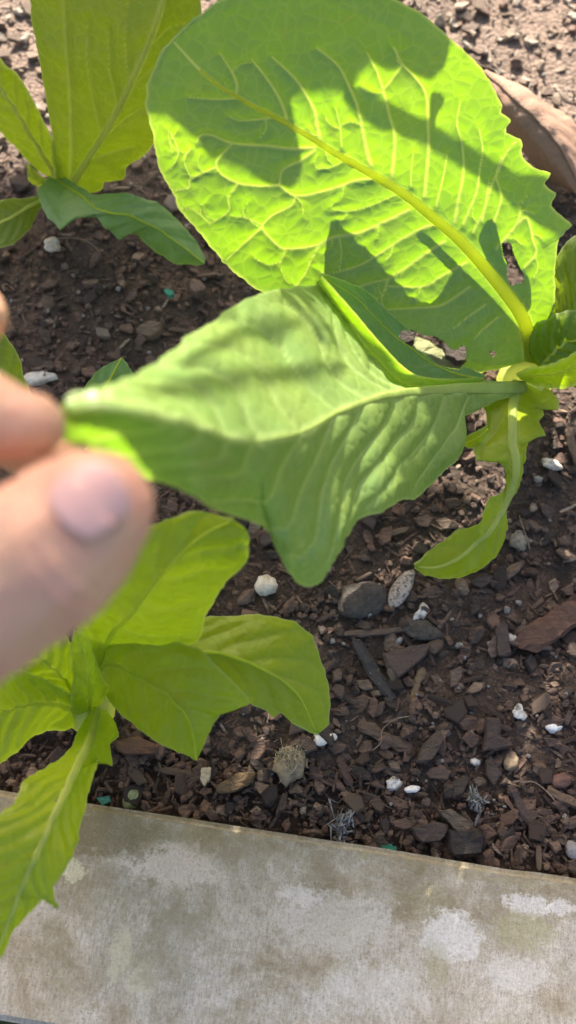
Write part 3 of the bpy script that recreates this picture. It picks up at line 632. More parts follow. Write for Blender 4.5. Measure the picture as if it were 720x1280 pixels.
vn(1.8, 1.6, (373, 250), (367, 262), (343, 273), (330, 285)); vn(1.8, .8, (330, 288), (307, 307), (283, 327)); vn(1.4, .8, (330, 285), (313, 277), (290, 272)); vn(1.6, .8, (360, 318), (350, 337)); vn(1.6, .8, (402, 312), (393, 327), (383, 347), (372, 362))
vn(2.6, 1.2, (547, 287), (533, 291), (502, 307), (467, 329), (449, 338), (427, 344)); vn(2.6, 1.2, (560, 307), (542, 318), (507, 342), (489, 353), (480, 373), (458, 384)); vn(1.4, 1, (440, 367), (467, 358), (487, 353)); vn(2.4, 1.2, (587, 333), (578, 338), (556, 351), (533, 362), (489, 362))
vn(2.2, 1, (591, 364), (569, 378), (551, 387), (516, 389), (482, 391)); vn(1.6, .8, (610, 385), (587, 400), (569, 413)); vn(1.6, .8, (625, 400), (600, 420), (580, 440)); vn(1.2, .8, (440, 205), (420, 215), (400, 218)); vn(1.2, .8, (500, 250), (470, 262), (440, 270), (420, 268))
vn(1.3, .8, (240, 190), (232, 205), (240, 227)); vn(1.2, .7, (263, 280), (240, 262), (225, 262)); vn(1.2, .7, (215, 170), (225, 195), (215, 215)); vn(1.2, .7, (427, 300), (430, 320), (427, 344))
for k in range(40):                                     # fine net between the main veins
    i = random.randrange(len(VE[:46])); pl = VE[i][0]; j = random.randrange(len(pl) - 1); t = random.random(); x = pl[j][0] + (pl[j + 1][0] - pl[j][0]) * t; y = pl[j][1] + (pl[j + 1][1] - pl[j][1]) * t
    a_ = math.atan2(pl[j + 1][1] - pl[j][1], pl[j + 1][0] - pl[j][0]) + random.choice((-1, 1)) * random.uniform(0.8, 1.5); l_ = random.uniform(14, 34)
    vn(0.8, 0.4, (x, y), (x + l_ * .5 * math.cos(a_), y + l_ * .5 * math.sin(a_)), (x + l_ * math.cos(a_ + .35), y + l_ * math.sin(a_ + .35)))
HOLE1 = [(497, 420), (504, 413), (516, 414), (530, 420), (545, 421), (556, 427), (562, 436), (572, 438), (577, 432), (584, 436), (583, 452), (574, 462), (560, 460), (546, 455), (536, 446), (520, 436), (508, 430)]
HOLE3 = [(631, 309), (636, 305), (642, 308), (645, 320), (651, 334), (657, 346), (655, 356), (646, 357), (640, 360), (636, 348), (637, 334), (632, 322)]
HOLE2 = [(612, 440), (618, 439), (622, 443), (617, 447)]
make_leaf(PA, A_MID, A_L, A_R, LEAF_A, nu=330, nv=130, veins=VE, rib=(18, 2.5), plane=(A_P0, A_N), smooth_edge=False, quilt=0.0010, ruffle=0.0020, bow=-0.004, holes=[HOLE1, HOLE2, HOLE3], rimw=4.5, seed=11, key='A1', ribflat=0.5, ribkeep=0.93)

TIPD = 0.156
zt = lambda x, y: zd(x, y, TIPD)
H_MID = [(655, 485, .030), (610, 486, .052), (560, 488, .078), (480, 497, .118), (410, 520, .150), (360, 545, .172), (290, 553, .198), (210, 530, zd(210, 530, .170)), (140, 512, zt(140, 512)), (70, 518, zt(70, 518))]
H_UP = [(655, 478, .030), (610, 478, .050), (560, 480, .074), (492, 488, .108), (462, 452, .112), (437, 415, .116), (412, 375, .118), (395, 356, .120), (385, 357, .126), (340, 364, .148), (300, 377, .166), (250, 412, .190), (200, 448, .210), (140, 478, zt(140, 478) - .006), (85, 496, zt(85, 496)), (70, 520, zt(70, 520))]
H_LO = [(655, 492, .030), (625, 500, .045), (600, 512, .058), (577, 530, .070), (580, 565, .074), (540, 610, .092), (480, 635, .125), (440, 664, .138), (412, 704, .142), (396, 728, .140), (376, 734, .142), (358, 718, .148), (345, 690, .154), (330, 662, .160), (260, 625, zd(260, 625, .192)), (190, 600, zd(190, 600, .184)), (140, 572, zd(140, 572, .174)), (70, 550, zt(70, 550))]
make_leaf(PA, H_MID, H_UP, H_LO, LEAF_H, nu=170, nv=60, autov=11, vw=3.0, rib=(17, 1), quilt=0.0010, ruffle=0.0035, bow=0.003, rimw=3, seed=3, ejit=3.2, key='H', ribkeep=0.62, ribflat=0.22, ribmat=RIB_H)
# the turned-up margin of the held leaf
make_leaf(PA, [(600, 477, .050), (548, 482, .072), (503, 478, .097), (465, 440, .109), (433, 398, .118), (398, 350, .126)],
          [(600, 482, .046), (545, 488, .066), (494, 488, .090), (456, 449, .101), (424, 406, .110), (394, 354, .122)],
          [(604, 472, .054), (556, 474, .080), (514, 466, .106), (476, 430, .118), (442, 390, .126), (402, 345, .131)], LEAF_A, nu=90, nv=12, autov=0, ejit=0.6, veins=[([(540, 480), (503, 478), (470, 445)], 1.2, .6)], rib=(1.2, 1), quilt=0.0004, seed=5, key='FL', va=.3)
make_leaf(PA, [(604, 474, .042), (560, 464, .050), (522, 442, .058), (486, 414, .070), (446, 374, .088), (402, 346, .114)],
          [(600, 480, .038), (550, 480, .050), (508, 470, .064), (472, 438, .076), (436, 394, .090), (400, 352, .114)],
          [(606, 468, .040), (575, 455, .046), (540, 432, .052), (505, 405, .064), (455, 362, .086), (404, 342, .118)], LEAF_A, nu=90, nv=26, autov=4, vw=2, rib=(2, 1), quilt=0.0006, holes=[HOLE1], seed=6, key='FL2', va=.3)
# chewed leaf that droops below the crown
make_leaf(PA, [(645, 480, .030), (640, 515, .040), (640, 550, .044), (644, 580, .040), (642, 605, .034), (632, 632, .030), (612, 662, .026), (580, 692, .020), (548, 708, .014), (518, 708, .010)],
          [(590, 476, .034), (598, 500, .040), (607, 515, .042), (606, 540, .042), (592, 556, .044), (596, 577, .044), (610, 572, .042), (616, 575, .042), (624, 577, .042), (631, 572, .042), (633, 592, .038), (634, 612, .034), (628, 620, .034), (616, 622, .034), (608, 632, .034), (603, 650, .032), (597, 657, .030), (575, 662, .024), (545, 680, .018), (518, 706, .012)],
          [(685, 482, .026), (698, 498, .028), (699, 514, .030), (692, 508, .030), (680, 508, .032), (682, 520, .034), (676, 528, .036), (683, 544, .038), (662, 541, .040), (659, 558, .042), (658, 576, .040), (654, 577, .038), (655, 592, .036), (652, 603, .034), (640, 620, .032), (635, 640, .028), (636, 660, .024), (632, 676, .020), (622, 695, .016), (602, 711, .012), (580, 721, .010), (550, 724, .010), (530, 719, .010), (518, 710, .010)],
          LEAF_C, nu=150, nv=34, autov=5, vw=1.4, rib=(15, 2), ribmat=RIB_PALE, smooth_edge=False, quilt=0.0012, ruffle=0.001, rimw=2, seed=8, key='A3')
# bright scrap of leaf at the lower hole
make_leaf(PA, [(610, 536, .050), (598, 546, .046), (586, 552, .040), (576, 553, .036)], [(608, 531, .050), (596, 540, .046), (584, 546, .040), (576, 551, .036)], [(612, 542, .048), (602, 553, .044), (588, 560, .038), (576, 556, .036)], LEAF_C, nu=24, nv=8, autov=2, vw=1, rib=(2, 1), quilt=.0003, seed=2)
# heart of the plant at the right edge
make_leaf(PA, [(668, 470, .02), (690, 440, .035), (715, 400, .05), (740, 350, .06)], [(660, 455, .02), (655, 425, .03), (668, 395, .045), (678, 372, .05), (688, 335, .06), (705, 305, .068), (740, 290, .07)], [(680, 478, .02), (720, 460, .03), (750, 430, .04), (760, 370, .06)], LEAF_B, nu=90, nv=34, autov=6, vw=1.5, rib=(9, 2), quilt=.0035, ruffle=.006, seed=14, ribmat=RIB_PALE)
make_leaf(PA, [(665, 474, .022), (680, 455, .036), (700, 432, .045), (730, 415, .05)], [(655, 455, .026), (650, 430, .036), (658, 412, .044), (680, 405, .05), (705, 392, .055), (730, 395, .055)], [(668, 476, .022), (690, 468, .03), (712, 452, .036), (735, 440, .04)], LEAF_B, nu=70, nv=26, autov=5, vw=1.2, rib=(6, 2), quilt=.003, ruffle=.006, seed=24, ribmat=RIB_PALE)
make_leaf(PA, [(652, 472, .034), (672, 470, .044), (695, 466, .05), (722, 458, .056), (750, 448, .06)], [(645, 468, .036), (660, 462, .048), (685, 456, .056), (715, 441, .062), (750, 425, .066)], [(655, 478, .030), (675, 484, .036), (700, 486, .04), (722, 484, .044), (750, 478, .05)], LEAF_C, nu=60, nv=18, autov=6, vw=1.2, rib=(5, 2), quilt=.001, ruffle=.002, rimw=5, seed=4)
V, F = tube([np.array(at_z(655, 478, z)) - np.array(PA.location) for z in (-0.004, 0.006, 0.018, 0.03)], [0.011, 0.012, 0.011, 0.008], 14)
link('stem', mesh('stem', V, F), PA, RIB_PALE)
# ------------------------------------------------------------------ lettuce at the back left
PB = empty('lettuce_plant', at_z(95, 232, 0.0), 'back left lettuce with tall upright yellow-green leaf at the top edge', 'lettuce', 'lettuce plants in the bed')
make_leaf(PB, [(85, 240, .012), (105, 205, .03), (140, 150, .06), (170, 90, .085), (195, 30, .105), (210, -30, .12), (215, -70, .125)],
          [(70, 236, .012), (66, 200, .03), (60, 140, .055), (50, 80, .075), (42, 40, .088), (38, 0, .098), (45, -40, .11), (120, -72, .12), (215, -70, .125)],
          [(100, 243, .012), (128, 238, .016), (130, 228, .02), (152, 222, .026), (160, 205, .032), (186, 188, .045), (215, 140, .065), (240, 80, .085), (252, 20, .10), (248, -30, .115), (215, -70, .125)], LEAF_B, nu=120, nv=54, veins=[([(86, 232), (90, 190), (89, 120), (85, 50), (80, -20)], 3.4, 2.0), ([(130, 170), (118, 120), (112, 70), (112, 20)], 1.4, .8), ([(150, 130), (140, 85), (138, 30)], 1.4, .8), ([(165, 100), (160, 50), (163, 0)], 1.4, .8), ([(135, 165), (160, 140), (175, 130), (200, 128)], 1.4, .8), ([(165, 100), (190, 80), (215, 75)], 1.4, .8), ([(185, 55), (210, 30), (235, 25)], 1.4, .8), ([(115, 195), (145, 185), (170, 180)], 1.4, .8)], rib=(9, 3.5), quilt=0.0014, ruffle=0.004, bow=0.004, seed=31, key='B1', ribmat=RIB_PALE, ribflat=.2, va=.5)
make_leaf(PB, [(72, 224, .012), (50, 190, .03), (20, 140, .055), (-20, 80, .075), (-50, 40, .085)], [(56, 220, .012), (30, 198, .024), (0, 166, .04), (-40, 130, .055), (-60, 60, .08)], [(78, 216, .014), (72, 190, .032), (50, 140, .055), (25, 105, .07), (0, 82, .082), (-30, 45, .09)], LEAF_B, nu=70, nv=26, autov=6, vw=1.6, rib=(8, 3), quilt=.0014, ruffle=.002, seed=35, ribmat=RIB_PALE)
make_leaf(PB, [(70, 226, .02), (95, 240, .036), (125, 262, .044), (165, 272, .040), (205, 292, .030), (256, 330, .018)],
          [(62, 220, .02), (44, 236, .036), (56, 268, .040), (75, 287, .042), (85, 270, .044), (120, 268, .044), (128, 280, .042), (150, 299, .036), (158, 288, .036), (175, 295, .032), (195, 315, .024), (220, 329, .018), (245, 333, .016), (256, 330, .018)],
          [(82, 222, .02), (105, 236, .034), (116, 244, .038), (160, 242, .040), (195, 250, .036), (225, 275, .028), (245, 300, .022), (256, 322, .018)], LEAF_D, nu=110, nv=28, autov=5, vw=1.5, rib=(4, 1.5), smooth_edge=False, quilt=.001, ruffle=.0016, seed=37, key='B4', ribmat=RIB_SOFT, ribflat=.2)
make_leaf(PB, [(66, 246, .012), (40, 256, .022), (10, 274, .026), (-30, 290, .026)], [(60, 240, .012), (30, 246, .022), (0, 248, .028), (-40, 262, .03)], [(52, 258, .012), (40, 282, .02), (15, 306, .022), (-30, 318, .022)], LEAF_B, nu=50, nv=18, autov=5, vw=1.5, rib=(5, 2), quilt=.001, ruffle=.001, seed=39, ribmat=RIB_PALE)
make_leaf(PB, [(66, 238, .006), (44, 225, .014), (34, 205, .02)], [(60, 240, .006), (38, 228, .014), (33, 206, .02)], [(70, 232, .006), (50, 218, .014), (35, 203, .02)], LEAF_B, nu=24, nv=8, autov=3, vw=1, rib=(3, 1), quilt=.0005, seed=40)

# ------------------------------------------------------------------ lettuce at the lower left
PC = empty('lettuce_plant', at_z(105, 890, 0.0), 'lower left lettuce under the thumb, spilling a torn leaf over the board', 'lettuce', 'lettuce plants in the bed')
make_leaf(PC, [(118, 850, .03), (135, 800, .085), (165, 765, .115), (205, 715, .135), (250, 670, .145), (290, 650, .148)],
          [(110, 845, .03), (95, 790, .085), (92, 750, .11), (120, 700, .13), (180, 660, .142), (240, 640, .148), (290, 650, .148)],
          [(128, 850, .03), (150, 812, .075), (190, 816, .085), (235, 811, .09), (250, 800, .095), (262, 765, .11), (282, 732, .125), (308, 705, .138), (310, 670, .146), (290, 650, .148)], LEAF_C, nu=80, nv=30, autov=5, vw=2.4, rib=(7, 3), quilt=.0009, ruffle=.002, seed=51, key='C1', ribmat=RIB_SOFT, ribflat=.2)
make_leaf(PC, [(118, 862, .03), (135, 830, .06), (175, 848, .082), (215, 875, .09), (240, 905, .086), (246, 950, .074)],
          [(112, 872, .03), (122, 862, .05), (140, 882, .062), (165, 905, .07), (200, 931, .076), (230, 946, .076), (246, 951, .074)],
          [(118, 850, .03), (104, 795, .07), (125, 785, .082), (180, 795, .09), (240, 808, .098), (270, 832, .098), (314, 876, .09), (290, 882, .088), (272, 898, .086), (258, 925, .08), (247, 948, .074)], LEAF_C, nu=100, nv=34, autov=5, vw=2.2, rib=(7, 3), quilt=.0009, ruffle=.0016, seed=53, key='C2', ribmat=RIB_SOFT, ribflat=.2, smooth_edge=True)
make_leaf(PC, [(130, 860, .02), (200, 830, .05), (260, 815, .066), (320, 832, .070), (370, 865, .066), (396, 916, .052)],
          [(128, 868, .02), (200, 850, .045), (260, 845, .058), (300, 872, .062), (316, 880, .062), (330, 886, .060), (342, 897, .058), (350, 890, .060), (368, 905, .056), (385, 914, .054), (397, 919, .052)],
          [(130, 850, .02), (200, 806, .05), (240, 782, .062), (262, 769, .066), (320, 768, .070), (368, 777, .070), (392, 796, .068), (408, 840, .062), (413, 880, .056), (412, 905, .052), (398, 917, .052)], LEAF_C, nu=110, nv=36, autov=6, vw=2, rib=(6, 2), smooth_edge=False, quilt=.0009, ruffle=.0014, seed=55, key='C3', ribmat=RIB_SOFT, ribflat=.2)
make_leaf(PC, [(112, 892, .03), (112, 860, .07), (108, 825, .095), (98, 785, .11)], [(95, 893, .03), (88, 888, .05), (90, 850, .075), (86, 815, .095), (94, 785, .11)], [(122, 886, .03), (134, 870, .06), (124, 838, .085), (112, 806, .10), (102, 785, .11)], LEAF_C, nu=60, nv=18, autov=4, vw=1.6, rib=(5, 2), quilt=.0012, ruffle=.003, seed=57, ribmat=RIB_SOFT, ribflat=.2)
make_leaf(PC, [(100, 880, .03), (80, 850, .065), (50, 825, .08), (10, 800, .09)], [(96, 890, .03), (75, 868, .055), (48, 852, .065), (28, 838, .072), (-10, 830, .08)], [(106, 872, .03), (92, 830, .075), (80, 795, .09), (30, 770, .1)], LEAF_C, nu=60, nv=20, autov=5, vw=1.6, rib=(6, 2), quilt=.0018, ruffle=.003, seed=58, ribmat=RIB_SOFT, ribflat=.2)
make_leaf(PC, [(105, 895, .025), (70, 880, .055), (30, 885, .07), (-30, 905, .075)], [(98, 905, .02), (85, 916, .035), (60, 914, .045), (40, 925, .052), (20, 942, .056), (-5, 958, .06), (-40, 960, .062)], [(108, 888, .025), (85, 866, .06), (50, 846, .075), (20, 838, .085), (-40, 850, .09)], LEAF_C, nu=80, nv=30, autov=6, vw=1.8, rib=(8, 3), quilt=.0016, ruffle=.003, seed=59, ribmat=RIB_SOFT, ribflat=.2)
make_leaf(PC, [(120, 885, .03), (116, 915, .06), (100, 950, .085), (72, 1010, .10), (45, 1070, .105), (15, 1140, .10), (-15, 1220, .09)],
          [(112, 885, .03), (98, 912, .055), (80, 945, .08), (58, 958, .092), (32, 970, .10), (18, 1002, .105), (-10, 1025, .11), (-40, 1060, .112), (-60, 1130, .11), (-40, 1180, .10), (-15, 1222, .09)],
          [(132, 884, .03), (146, 905, .045), (150, 918, .05), (137, 930, .06), (140, 958, .062), (120, 950, .074), (112, 985, .084), (104, 1020, .09), (98, 1050, .094), (90, 1075, .097), (68, 1108, .10), (76, 1138, .10), (58, 1122, .10), (46, 1140, .098), (24, 1165, .095), (8, 1190, .092), (-15, 1222, .09)],
          LEAF_C, nu=150, nv=40, autov=9, vw=2.2, rib=(13, 3), smooth_edge=False, quilt=.0013, ruffle=.004, holes=[[(80, 982), (83, 990), (80, 1000), (72, 1006), (70, 1000), (76, 992)]], seed=61, key='C7', ribmat=RIB_PALE)
V, F = tube([np.array(at_z(112, 885, z)) - np.array(PC.location) for z in (-0.004, 0.01, 0.025, 0.036)], [0.009, 0.010, 0.009, 0.006], 12)
link('stem', mesh('stem', V, F), PC, RIB_PALE)

# seedling behind the hand
PD = empty('lettuce_plant', at_z(60, 560, 0.0), 'small lettuce mostly hidden behind the hand, two leaf tips showing', 'lettuce', 'lettuce plants in the bed')
make_leaf(PD, [(70, 560, .01), (100, 520, .04), (130, 485, .06), (152, 447, .066)], [(66, 550, .01), (85, 510, .04), (108, 480, .058), (125, 460, .064), (152, 447, .066)], [(76, 565, .01), (125, 530, .04), (158, 490, .058), (164, 465, .064), (152, 447, .066)], LEAF_D, nu=50, nv=18, autov=5, vw=1.5, rib=(5, 2), quilt=.001, seed=71)
make_leaf(PD, [(50, 560, .01), (25, 520, .04), (0, 470, .06), (-18, 410, .07)], [(46, 565, .01), (0, 530, .04), (-30, 480, .06), (-30, 420, .07)], [(56, 555, .01), (45, 510, .04), (30, 470, .055), (20, 438, .064), (0, 412, .07), (-14, 406, .07)], LEAF_B, nu=50, nv=18, autov=5, vw=1.5, rib=(5, 2), quilt=.001, seed=72)

# dead brown leaf beyond the big leaf
DEAD = tinted('dead_leaf', (0.36, 0.22, 0.15), 0.75, 0.7)
PE = empty('dead_leaf', at_z(670, 165, 0.0), 'curled brown dead leaf on the soil behind the big leaf edge', 'dead leaf')
make_leaf(PE, [(606, 90, .026), (630, 116, .030), (656, 146, .030), (688, 186, .024), (728, 246, .012)], [(600, 95, .020), (610, 140, .014), (640, 178, .012), (670, 215, .010), (735, 255, .008)], [(610, 88, .022), (640, 108, .020), (668, 114, .022), (696, 134, .018), (722, 170, .012), (745, 240, .008)], DEAD, nu=70, nv=24, autov=6, vw=1.5, rib=(6, 2), ribmat=tm((0.30, 0.18, 0.12), .7), quilt=.0012, ruffle=.009, bow=.012, seed=81, va=.6, name='blade')

# ------------------------------------------------------------------ the hand
def skin_material():
    m = NT('skin'); co = m.coord('Object'); n = m.noise(co, 60, 4); f = m.voro(co, 900); cr = m.noise(m.scaled(co, (1, 0.35, 1)), 420, 4, 0.7)
    c = m.mix(m.mapr(n, 0.35, 0.7), (0.60, 0.36, 0.225), (0.62, 0.30, 0.215)); c = m.mix(m.mapr(m.noise(co, 130, 3), 0.52, 0.72, 0, 0.5), c, (0.62, 0.26, 0.19)); c = m.mix(m.mapr(cr, 0.55, 0.75, 0, 0.35), c, (0.44, 0.20, 0.14))
    p = m.principled(c, m.mapr(cr, 0.3, 0.7, 0.42, 0.58), m.bump(m.math('ADD', f, cr), 0.0004, 0.6), 0.4)
    p.inputs['Subsurface Weight'].default_value = 0.35; p.inputs['Subsurface Radius'].default_value = (1, 0.32, 0.16); p.inputs['Subsurface Scale'].default_value = 0.004
    return m.done(p)
SKIN = skin_material()
def capsules(chains, vox, smooth=10):
    bm = bmesh.new()
    for ch in chains:
        P = np.array([c[:3] for c in ch]); rr = np.array([c[3] for c in ch])
        for k in range(len(P) - 1):
            n = max(2, int(np.linalg.norm(P[k + 1] - P[k]) / 0.002))
            for t in np.linspace(0, 1, n):
                p = P[k] + (P[k + 1] - P[k]) * t; ra = rr[k] + (rr[k + 1] - rr[k]) * t
                bmesh.ops.create_icosphere(bm, subdivisions=2, radius=ra, matrix=Matrix.Translation(p))
    me = bpy.data.meshes.new('hand'); bm.to_mesh(me); bm.free(); return me
def HP(px, py, dep, rad): return (*at_d(px, py, dep), rad)
T_TIP, T_IP, T_MCP, T_CMC = HP(112, 640, .139, .0096), HP(52, 694, .139, .0122), HP(-70, 780, .143, .0130), HP(-230, 860, .158, .0165)
T_PAD = HP(84, 668, .140, .0114)
WR = HP(-520, 800, .20, .024)
I_TIP, I_DIP, I_PIP, I_MCP = HP(38, 532, .150, .0060), HP(-30, 520, .150, .0078), HP(-150, 450, .150, .0088), HP(-290, 560, .165, .0105)
M_TIP, M_DIP, M_PIP, M_MCP = HP(60, 560, .172, .0066), HP(-20, 530, .180, .0078), HP(-150, 440, .186, .0088), HP(-300, 560, .192, .0108)
R_TIP, R_DIP, R_PIP, R_MCP = HP(-40, 420, .175, .0066), HP(-70, 415, .188, .0076), HP(-170, 440, .200, .0085), HP(-320, 570, .21, .0102)
L_TIP, L_DIP, L_PIP, L_MCP = HP(-60, 500, .215, .0058), HP(-110, 490, .222, .0064), HP(-190, 480, .225, .0072), HP(-340, 600, .226, .0092)
R_TIP = HP(-28, 393, .172, .0056)
PALM = [[WR, T_CMC], [WR, I_MCP], [WR, M_MCP], [WR, R_MCP], [WR, L_MCP], [I_MCP, M_MCP, R_MCP, L_MCP], [T_CMC, I_MCP], [T_CMC, M_MCP]]
FORE = HP(-1100, 1050, .27, .032)
hm = capsules([[T_CMC, T_MCP, T_IP, T_PAD, T_TIP], [I_MCP, I_PIP, I_DIP, I_TIP], [M_MCP, M_PIP, M_DIP, M_TIP], [R_MCP, R_PIP, R_DIP, R_TIP], [L_MCP, L_PIP, L_DIP, L_TIP], [WR, FORE]] + PALM, 0.001)
hand = link('person', hm, None, SKIN)
rm = hand.modifiers.new('remesh', 'REMESH'); rm.mode = 'VOXEL'; rm.voxel_size = 0.0011; rm.use_smooth_shade = True
sm = hand.modifiers.new('smooth', 'SMOOTH'); sm.factor = 0.6; sm.iterations = 9
dg = bpy.context.evaluated_depsgraph_get(); new = bpy.data.meshes.new_from_object(hand.evaluated_get(dg)); hand.modifiers.clear(); hand.data = new
if len(new.materials) == 0: new.materials.append(SKIN)
vv_ = np.array([v.co for v in new.vertices]); nn_ = np.array([v.normal for v in new.vertices])
ip_, tip_ = np.array(T_IP[:3]), np.array(T_TIP[:3]); ax_ = (tip_ - ip_) / np.linalg.norm(tip_ - ip_); t_ = (vv_ - ip_) @ ax_; rad_ = np.linalg.norm(vv_ - ip_ - t_[:, None] * ax_, axis=1)
wob = t_ + 0.0012 * vnoise(vv_, 260, 3); dsp = np.zeros(len(vv_))
for c_, d_, w_ in ((-.0035, .0007, .0007), (-.0012, .0010, .0008), (.0014, .0008, .0007), (.0040, .0006, .0006), (-.0075, .0006, .0007), (-.016, .0006, .0008), (-.022, .0005, .0008)): dsp -= d_ * np.exp(-((wob - c_) / w_) ** 2)
dsp *= (rad_ < 0.02) * np.clip(0.55 + vnoise(vv_, 120, 8), 0, 1)
vv_ = vv_ + nn_ * (dsp + 0.0005 * vnoise(vv_, 110, 4) + 0.00022 * vnoise(vv_, 420, 6))[:, None]; new.vertices.foreach_set('co', vv_.astype(np.float32).reshape(-1)); new.update()
new.polygons.foreach_set('use_smooth', [True] * len(new.polygons))
tag(hand, "hand pinching the tip of a lettuce leaf between thumb and index finger", 'person')
m = NT('fingernail'); co = m.coord('Object'); n = m.noise(co, 200, 3)
NAIL = m.done(m.principled(m.mix(n, (0.62, 0.34, 0.29), (0.68, 0.40, 0.35)), 0.38, None, 0.4))
# nail: curved plate on the back of the thumb tip
tip, ip = np.array(T_TIP[:3]), np.array(T_IP[:3]); ax = tip - ip; ax /= np.linalg.norm(ax)
toc = np.array([0, 0, CAM_H]) - tip; toc /= np.linalg.norm(toc); rightup = ray(560, 420) - ray(360, 640); rightup /= np.linalg.norm(rightup)
nd = toc * 0.58 + rightup * 0.85; nd -= ax * (nd @ ax); nd /= np.linalg.norm(nd); sd = np.cross(ax, nd)
V = []; NU, NVn = 12, 14
for i in range(NU):
    u = i / (NU - 1)
    for j in range(NVn):
        w = j / (NVn - 1) * 2 - 1; lim = 0.58 * (1 - 0.3 * (1 - u) ** 3) ; th = w * lim * 0.95
        c_ = tip + ax * (0.0076 - 0.0098 * (1 - u) - 0.0018 * w * w * (1 if u > .5 else -0.6)); rr_ = 0.0100 + 0.0006 * (1 - u) - 0.0012 * u * u
        V.append(c_ + rr_ * (nd * math.cos(th) + sd * math.sin(th)) - nd * 0.0002)
V += [v - nd * 0.0011 for v in V]; k0 = NU * NVn
F = [(i * NVn + j, i * NVn + j + 1, (i + 1) * NVn + j + 1, (i + 1) * NVn + j) for i in range(NU - 1) for j in range(NVn - 1)]
F += [tuple(k0 + x for x in f[::-1]) for f in F]
bd = [j for j in range(NVn)] + [i * NVn + NVn - 1 for i in range(1, NU)] + [(NU - 1) * NVn + j for j in range(NVn - 2, -1, -1)] + [i * NVn for i in range(NU - 2, 0, -1)]
F += [(bd[k], k0 + bd[k], k0 + bd[(k + 1) % len(bd)], bd[(k + 1) % len(bd)]) for k in range(len(bd))]
link('fingernail', mesh('fingernail', V, F), hand, NAIL)

# ------------------------------------------------------------------ unseen leaf shapes added out of view to shade the bed
s_ = np.array(S); e_u = np.cross(s_, (0, 0, 1)); e_u /= np.linalg.norm(e_u); e_v = np.cross(e_u, s_)
PS = empty('lettuce_plant', (0.0, 0.95, 0.0), 'unseen leaf cluster added and shaped to shade the bed', 'lettuce', 'lettuce plants in the bed')
SHADE = leaf_material('shade_caster_leaf', (0.06, 0.13, 0.03), (0.2, 0.3, 0.1), (0.06, 0.14, 0.005), (0.2, 0.3, 0.05), 0.15)
SHADERS = []
apx, apy, AP = ALL_LEAF['A1']; APF = AP.reshape(-1, 3); AQ = project(APF)
def on_A(px, py):
    k = int(np.argmin((AQ[:, 0] - px) ** 2 + (AQ[:, 1] - py) ** 2))
    if np.hypot(AQ[k, 0] - px, AQ[k, 1] - py) < 5: return APF[k]
    d = ray(px, py); o = np.array([0, 0, CAM_H]); t = ((A_P0 - o) @ A_N) / (d @ A_N); return o + d * t
HPF = ALL_LEAF['H'][2].reshape(-1, 3); HQ = project(HPF)
def on_H(px, py): return HPF[int(np.argmin((HQ[:, 0] - px) ** 2 + (HQ[:, 1] - py) ** 2))]
def cast(poly, dist, parent, mat=SHADE, dome=0.012, surf=None):  # adds a leaf shape cut to throw the given shadow outline
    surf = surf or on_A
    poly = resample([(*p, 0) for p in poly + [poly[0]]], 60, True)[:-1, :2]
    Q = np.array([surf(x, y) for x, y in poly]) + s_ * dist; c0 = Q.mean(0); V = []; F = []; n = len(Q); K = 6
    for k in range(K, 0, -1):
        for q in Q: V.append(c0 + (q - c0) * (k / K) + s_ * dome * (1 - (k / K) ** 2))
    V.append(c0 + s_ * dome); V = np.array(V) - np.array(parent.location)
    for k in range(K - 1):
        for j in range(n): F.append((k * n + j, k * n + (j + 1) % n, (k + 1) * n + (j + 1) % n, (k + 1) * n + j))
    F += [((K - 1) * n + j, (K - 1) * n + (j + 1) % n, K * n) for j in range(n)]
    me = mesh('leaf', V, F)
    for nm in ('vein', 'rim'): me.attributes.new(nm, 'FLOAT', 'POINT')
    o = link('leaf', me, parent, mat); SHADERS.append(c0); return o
S1 = [(165, 150), (193, 141), (225, 156), (250, 182), (262, 196), (278, 205), (292, 206), (310, 215), (345, 236), (368, 232), (378, 205), (362, 172), (356, 135), (385, 113), (425, 116), (440, 118), (452, 84), (486, 76), (515, 92), (548, 96), (562, 50), (540, -10), (470, -50), (300, -60), (180, 0), (150, 80)]
S2 = [(436, 104), (470, 118), (560, 166), (645, 216), (705, 240), (720, 300), (690, 292), (650, 264), (590, 218), (520, 176), (452, 148), (428, 122)]
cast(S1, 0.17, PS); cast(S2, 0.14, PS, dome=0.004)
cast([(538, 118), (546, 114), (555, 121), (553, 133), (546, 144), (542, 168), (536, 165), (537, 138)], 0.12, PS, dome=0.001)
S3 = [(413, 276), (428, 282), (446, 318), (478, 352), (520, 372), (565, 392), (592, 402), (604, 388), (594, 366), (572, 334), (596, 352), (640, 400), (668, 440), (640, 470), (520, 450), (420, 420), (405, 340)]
cast(S3, 0.055, PA, LEAF_D, 0.004)  # hidden leaf shapes added behind the big leaf to shade its lower part
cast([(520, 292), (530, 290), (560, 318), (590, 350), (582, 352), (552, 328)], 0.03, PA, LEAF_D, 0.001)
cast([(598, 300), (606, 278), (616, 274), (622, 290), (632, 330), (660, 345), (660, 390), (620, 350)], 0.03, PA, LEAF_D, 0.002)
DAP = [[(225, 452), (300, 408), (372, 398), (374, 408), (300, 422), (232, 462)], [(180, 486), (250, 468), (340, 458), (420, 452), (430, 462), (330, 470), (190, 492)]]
for d_ in DAP: cast(d_, 0.27, PS, dome=0.002, surf=on_H)
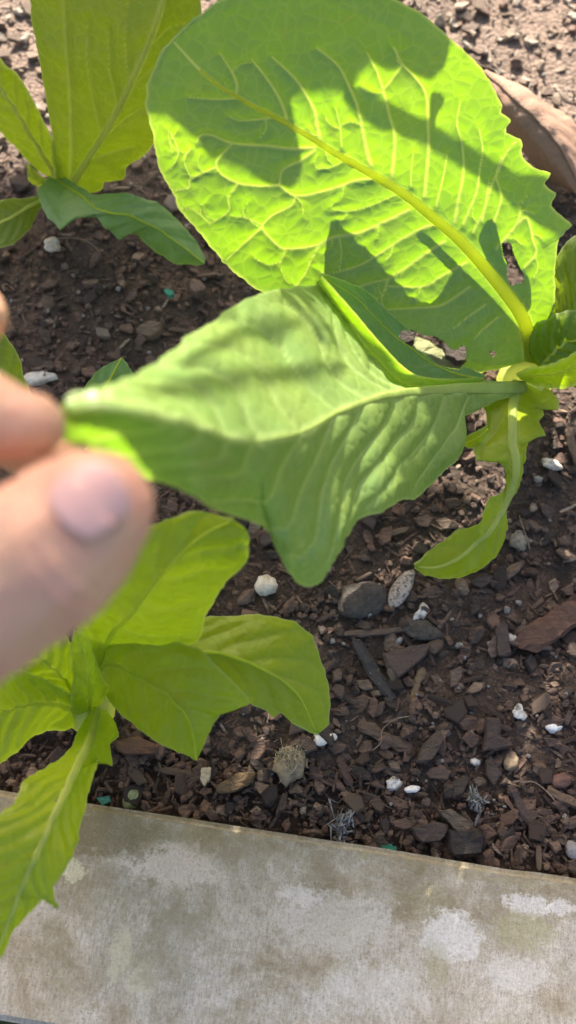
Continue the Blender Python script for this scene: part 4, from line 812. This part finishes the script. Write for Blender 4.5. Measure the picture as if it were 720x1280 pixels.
# added leaf discs that shade the rest, set where they leave the sunlit places free
lit, dark = [], []
inS = np.zeros(apx.shape, bool)
AQG = AQ.reshape(apx.shape + (2,)); apx, apy = AQG[..., 0], AQG[..., 1]
for p_ in (S1, S2): inS |= inside(p_, apx, apy)
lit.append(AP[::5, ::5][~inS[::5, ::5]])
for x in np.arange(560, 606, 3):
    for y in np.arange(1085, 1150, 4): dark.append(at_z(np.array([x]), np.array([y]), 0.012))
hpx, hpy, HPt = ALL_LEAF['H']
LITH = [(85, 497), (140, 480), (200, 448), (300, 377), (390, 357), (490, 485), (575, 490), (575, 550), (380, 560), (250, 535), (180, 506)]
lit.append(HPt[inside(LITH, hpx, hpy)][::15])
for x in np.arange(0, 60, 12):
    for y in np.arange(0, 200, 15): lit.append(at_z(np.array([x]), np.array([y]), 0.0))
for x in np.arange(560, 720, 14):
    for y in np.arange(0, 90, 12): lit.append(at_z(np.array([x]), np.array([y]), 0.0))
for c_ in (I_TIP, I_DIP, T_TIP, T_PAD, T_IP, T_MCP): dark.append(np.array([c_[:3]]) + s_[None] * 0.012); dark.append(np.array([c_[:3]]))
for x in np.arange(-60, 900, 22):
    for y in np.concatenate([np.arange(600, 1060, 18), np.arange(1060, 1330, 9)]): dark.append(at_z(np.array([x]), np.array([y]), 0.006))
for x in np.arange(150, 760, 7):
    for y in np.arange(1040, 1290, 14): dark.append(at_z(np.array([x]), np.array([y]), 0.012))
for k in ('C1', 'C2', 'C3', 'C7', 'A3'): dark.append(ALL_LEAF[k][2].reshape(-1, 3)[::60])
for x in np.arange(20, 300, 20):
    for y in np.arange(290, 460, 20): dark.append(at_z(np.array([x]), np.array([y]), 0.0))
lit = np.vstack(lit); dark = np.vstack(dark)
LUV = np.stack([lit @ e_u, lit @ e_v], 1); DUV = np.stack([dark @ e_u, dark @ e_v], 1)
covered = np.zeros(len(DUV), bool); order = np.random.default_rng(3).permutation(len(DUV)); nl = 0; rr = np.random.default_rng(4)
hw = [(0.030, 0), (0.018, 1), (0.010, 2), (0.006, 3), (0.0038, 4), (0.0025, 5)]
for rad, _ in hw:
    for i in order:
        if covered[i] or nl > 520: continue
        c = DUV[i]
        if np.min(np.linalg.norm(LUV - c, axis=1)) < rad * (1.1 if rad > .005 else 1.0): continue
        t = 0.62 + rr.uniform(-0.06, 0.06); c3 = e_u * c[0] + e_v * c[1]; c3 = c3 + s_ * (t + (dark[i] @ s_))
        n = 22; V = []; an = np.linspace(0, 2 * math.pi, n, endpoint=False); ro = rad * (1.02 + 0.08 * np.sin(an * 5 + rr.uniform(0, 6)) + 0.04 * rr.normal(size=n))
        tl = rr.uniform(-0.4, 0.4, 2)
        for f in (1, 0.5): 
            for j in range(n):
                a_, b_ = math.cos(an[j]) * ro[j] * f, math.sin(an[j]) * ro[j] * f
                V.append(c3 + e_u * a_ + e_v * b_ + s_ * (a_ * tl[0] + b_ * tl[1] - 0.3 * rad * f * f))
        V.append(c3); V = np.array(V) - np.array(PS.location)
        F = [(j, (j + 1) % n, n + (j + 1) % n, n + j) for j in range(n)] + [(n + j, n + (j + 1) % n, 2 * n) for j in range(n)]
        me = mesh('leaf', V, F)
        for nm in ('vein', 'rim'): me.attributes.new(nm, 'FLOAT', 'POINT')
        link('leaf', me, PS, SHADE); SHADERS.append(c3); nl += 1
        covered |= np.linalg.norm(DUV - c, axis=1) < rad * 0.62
print('shade leaves', nl, 'covered', covered.mean())
# added stalk and twigs joining the unseen shade leaves
st = np.array(PS.location)
C_ = np.array([c for c in SHADERS if c[1] > 0.28]) + s_ * 0.004; n = len(C_); root = int(np.argmax(C_ @ e_u)); intree = [root]; dmin = np.linalg.norm(C_ - C_[root], axis=1); near = np.full(n, root); done = np.zeros(n, bool); done[root] = True; edges = []
for _ in range(n - 1):
    k = int(np.argmin(np.where(done, 9, dmin))); edges.append((near[k], k)); done[k] = True
    d = np.linalg.norm(C_ - C_[k], axis=1); m_ = d < dmin; dmin[m_] = d[m_]; near[m_] = k
ft = C_[root] + np.array([0.06, 0.02, 0]); V, F = tube(resample(np.array([[ft[0], ft[1], -0.01], [ft[0], ft[1], ft[2] * 0.6], C_[root]]), 14)[:, :3] - st, np.linspace(0.008, 0.002, 14), 10)
link('stem', mesh('stem', V, F), PS, RIB_PALE)
PV, PF, off = [], [], 0
for i_, k in edges:
    tq = np.linspace(0, 1, 12)[:, None]; pq = C_[i_] * (1 - tq) + C_[k] * tq; puv = np.stack([pq @ e_u, pq @ e_v], 1)
    if np.min(np.linalg.norm(LUV[:, None] - puv[None], axis=2)) < 0.0016: continue      # keep twigs out of the gaps the sun comes through
    V, F = tube([C_[i_] - st, (C_[i_] + C_[k]) / 2 - st + s_ * 0.006, C_[k] - st], [0.0011, 0.0009, 0.0008], 5); PV += V; PF += [tuple(i + off for i in f) for f in F]; off += len(V)
tag(link('shade_twigs', mesh('shade_twigs', PV, PF), PS, RIB_PALE), kind='stuff')
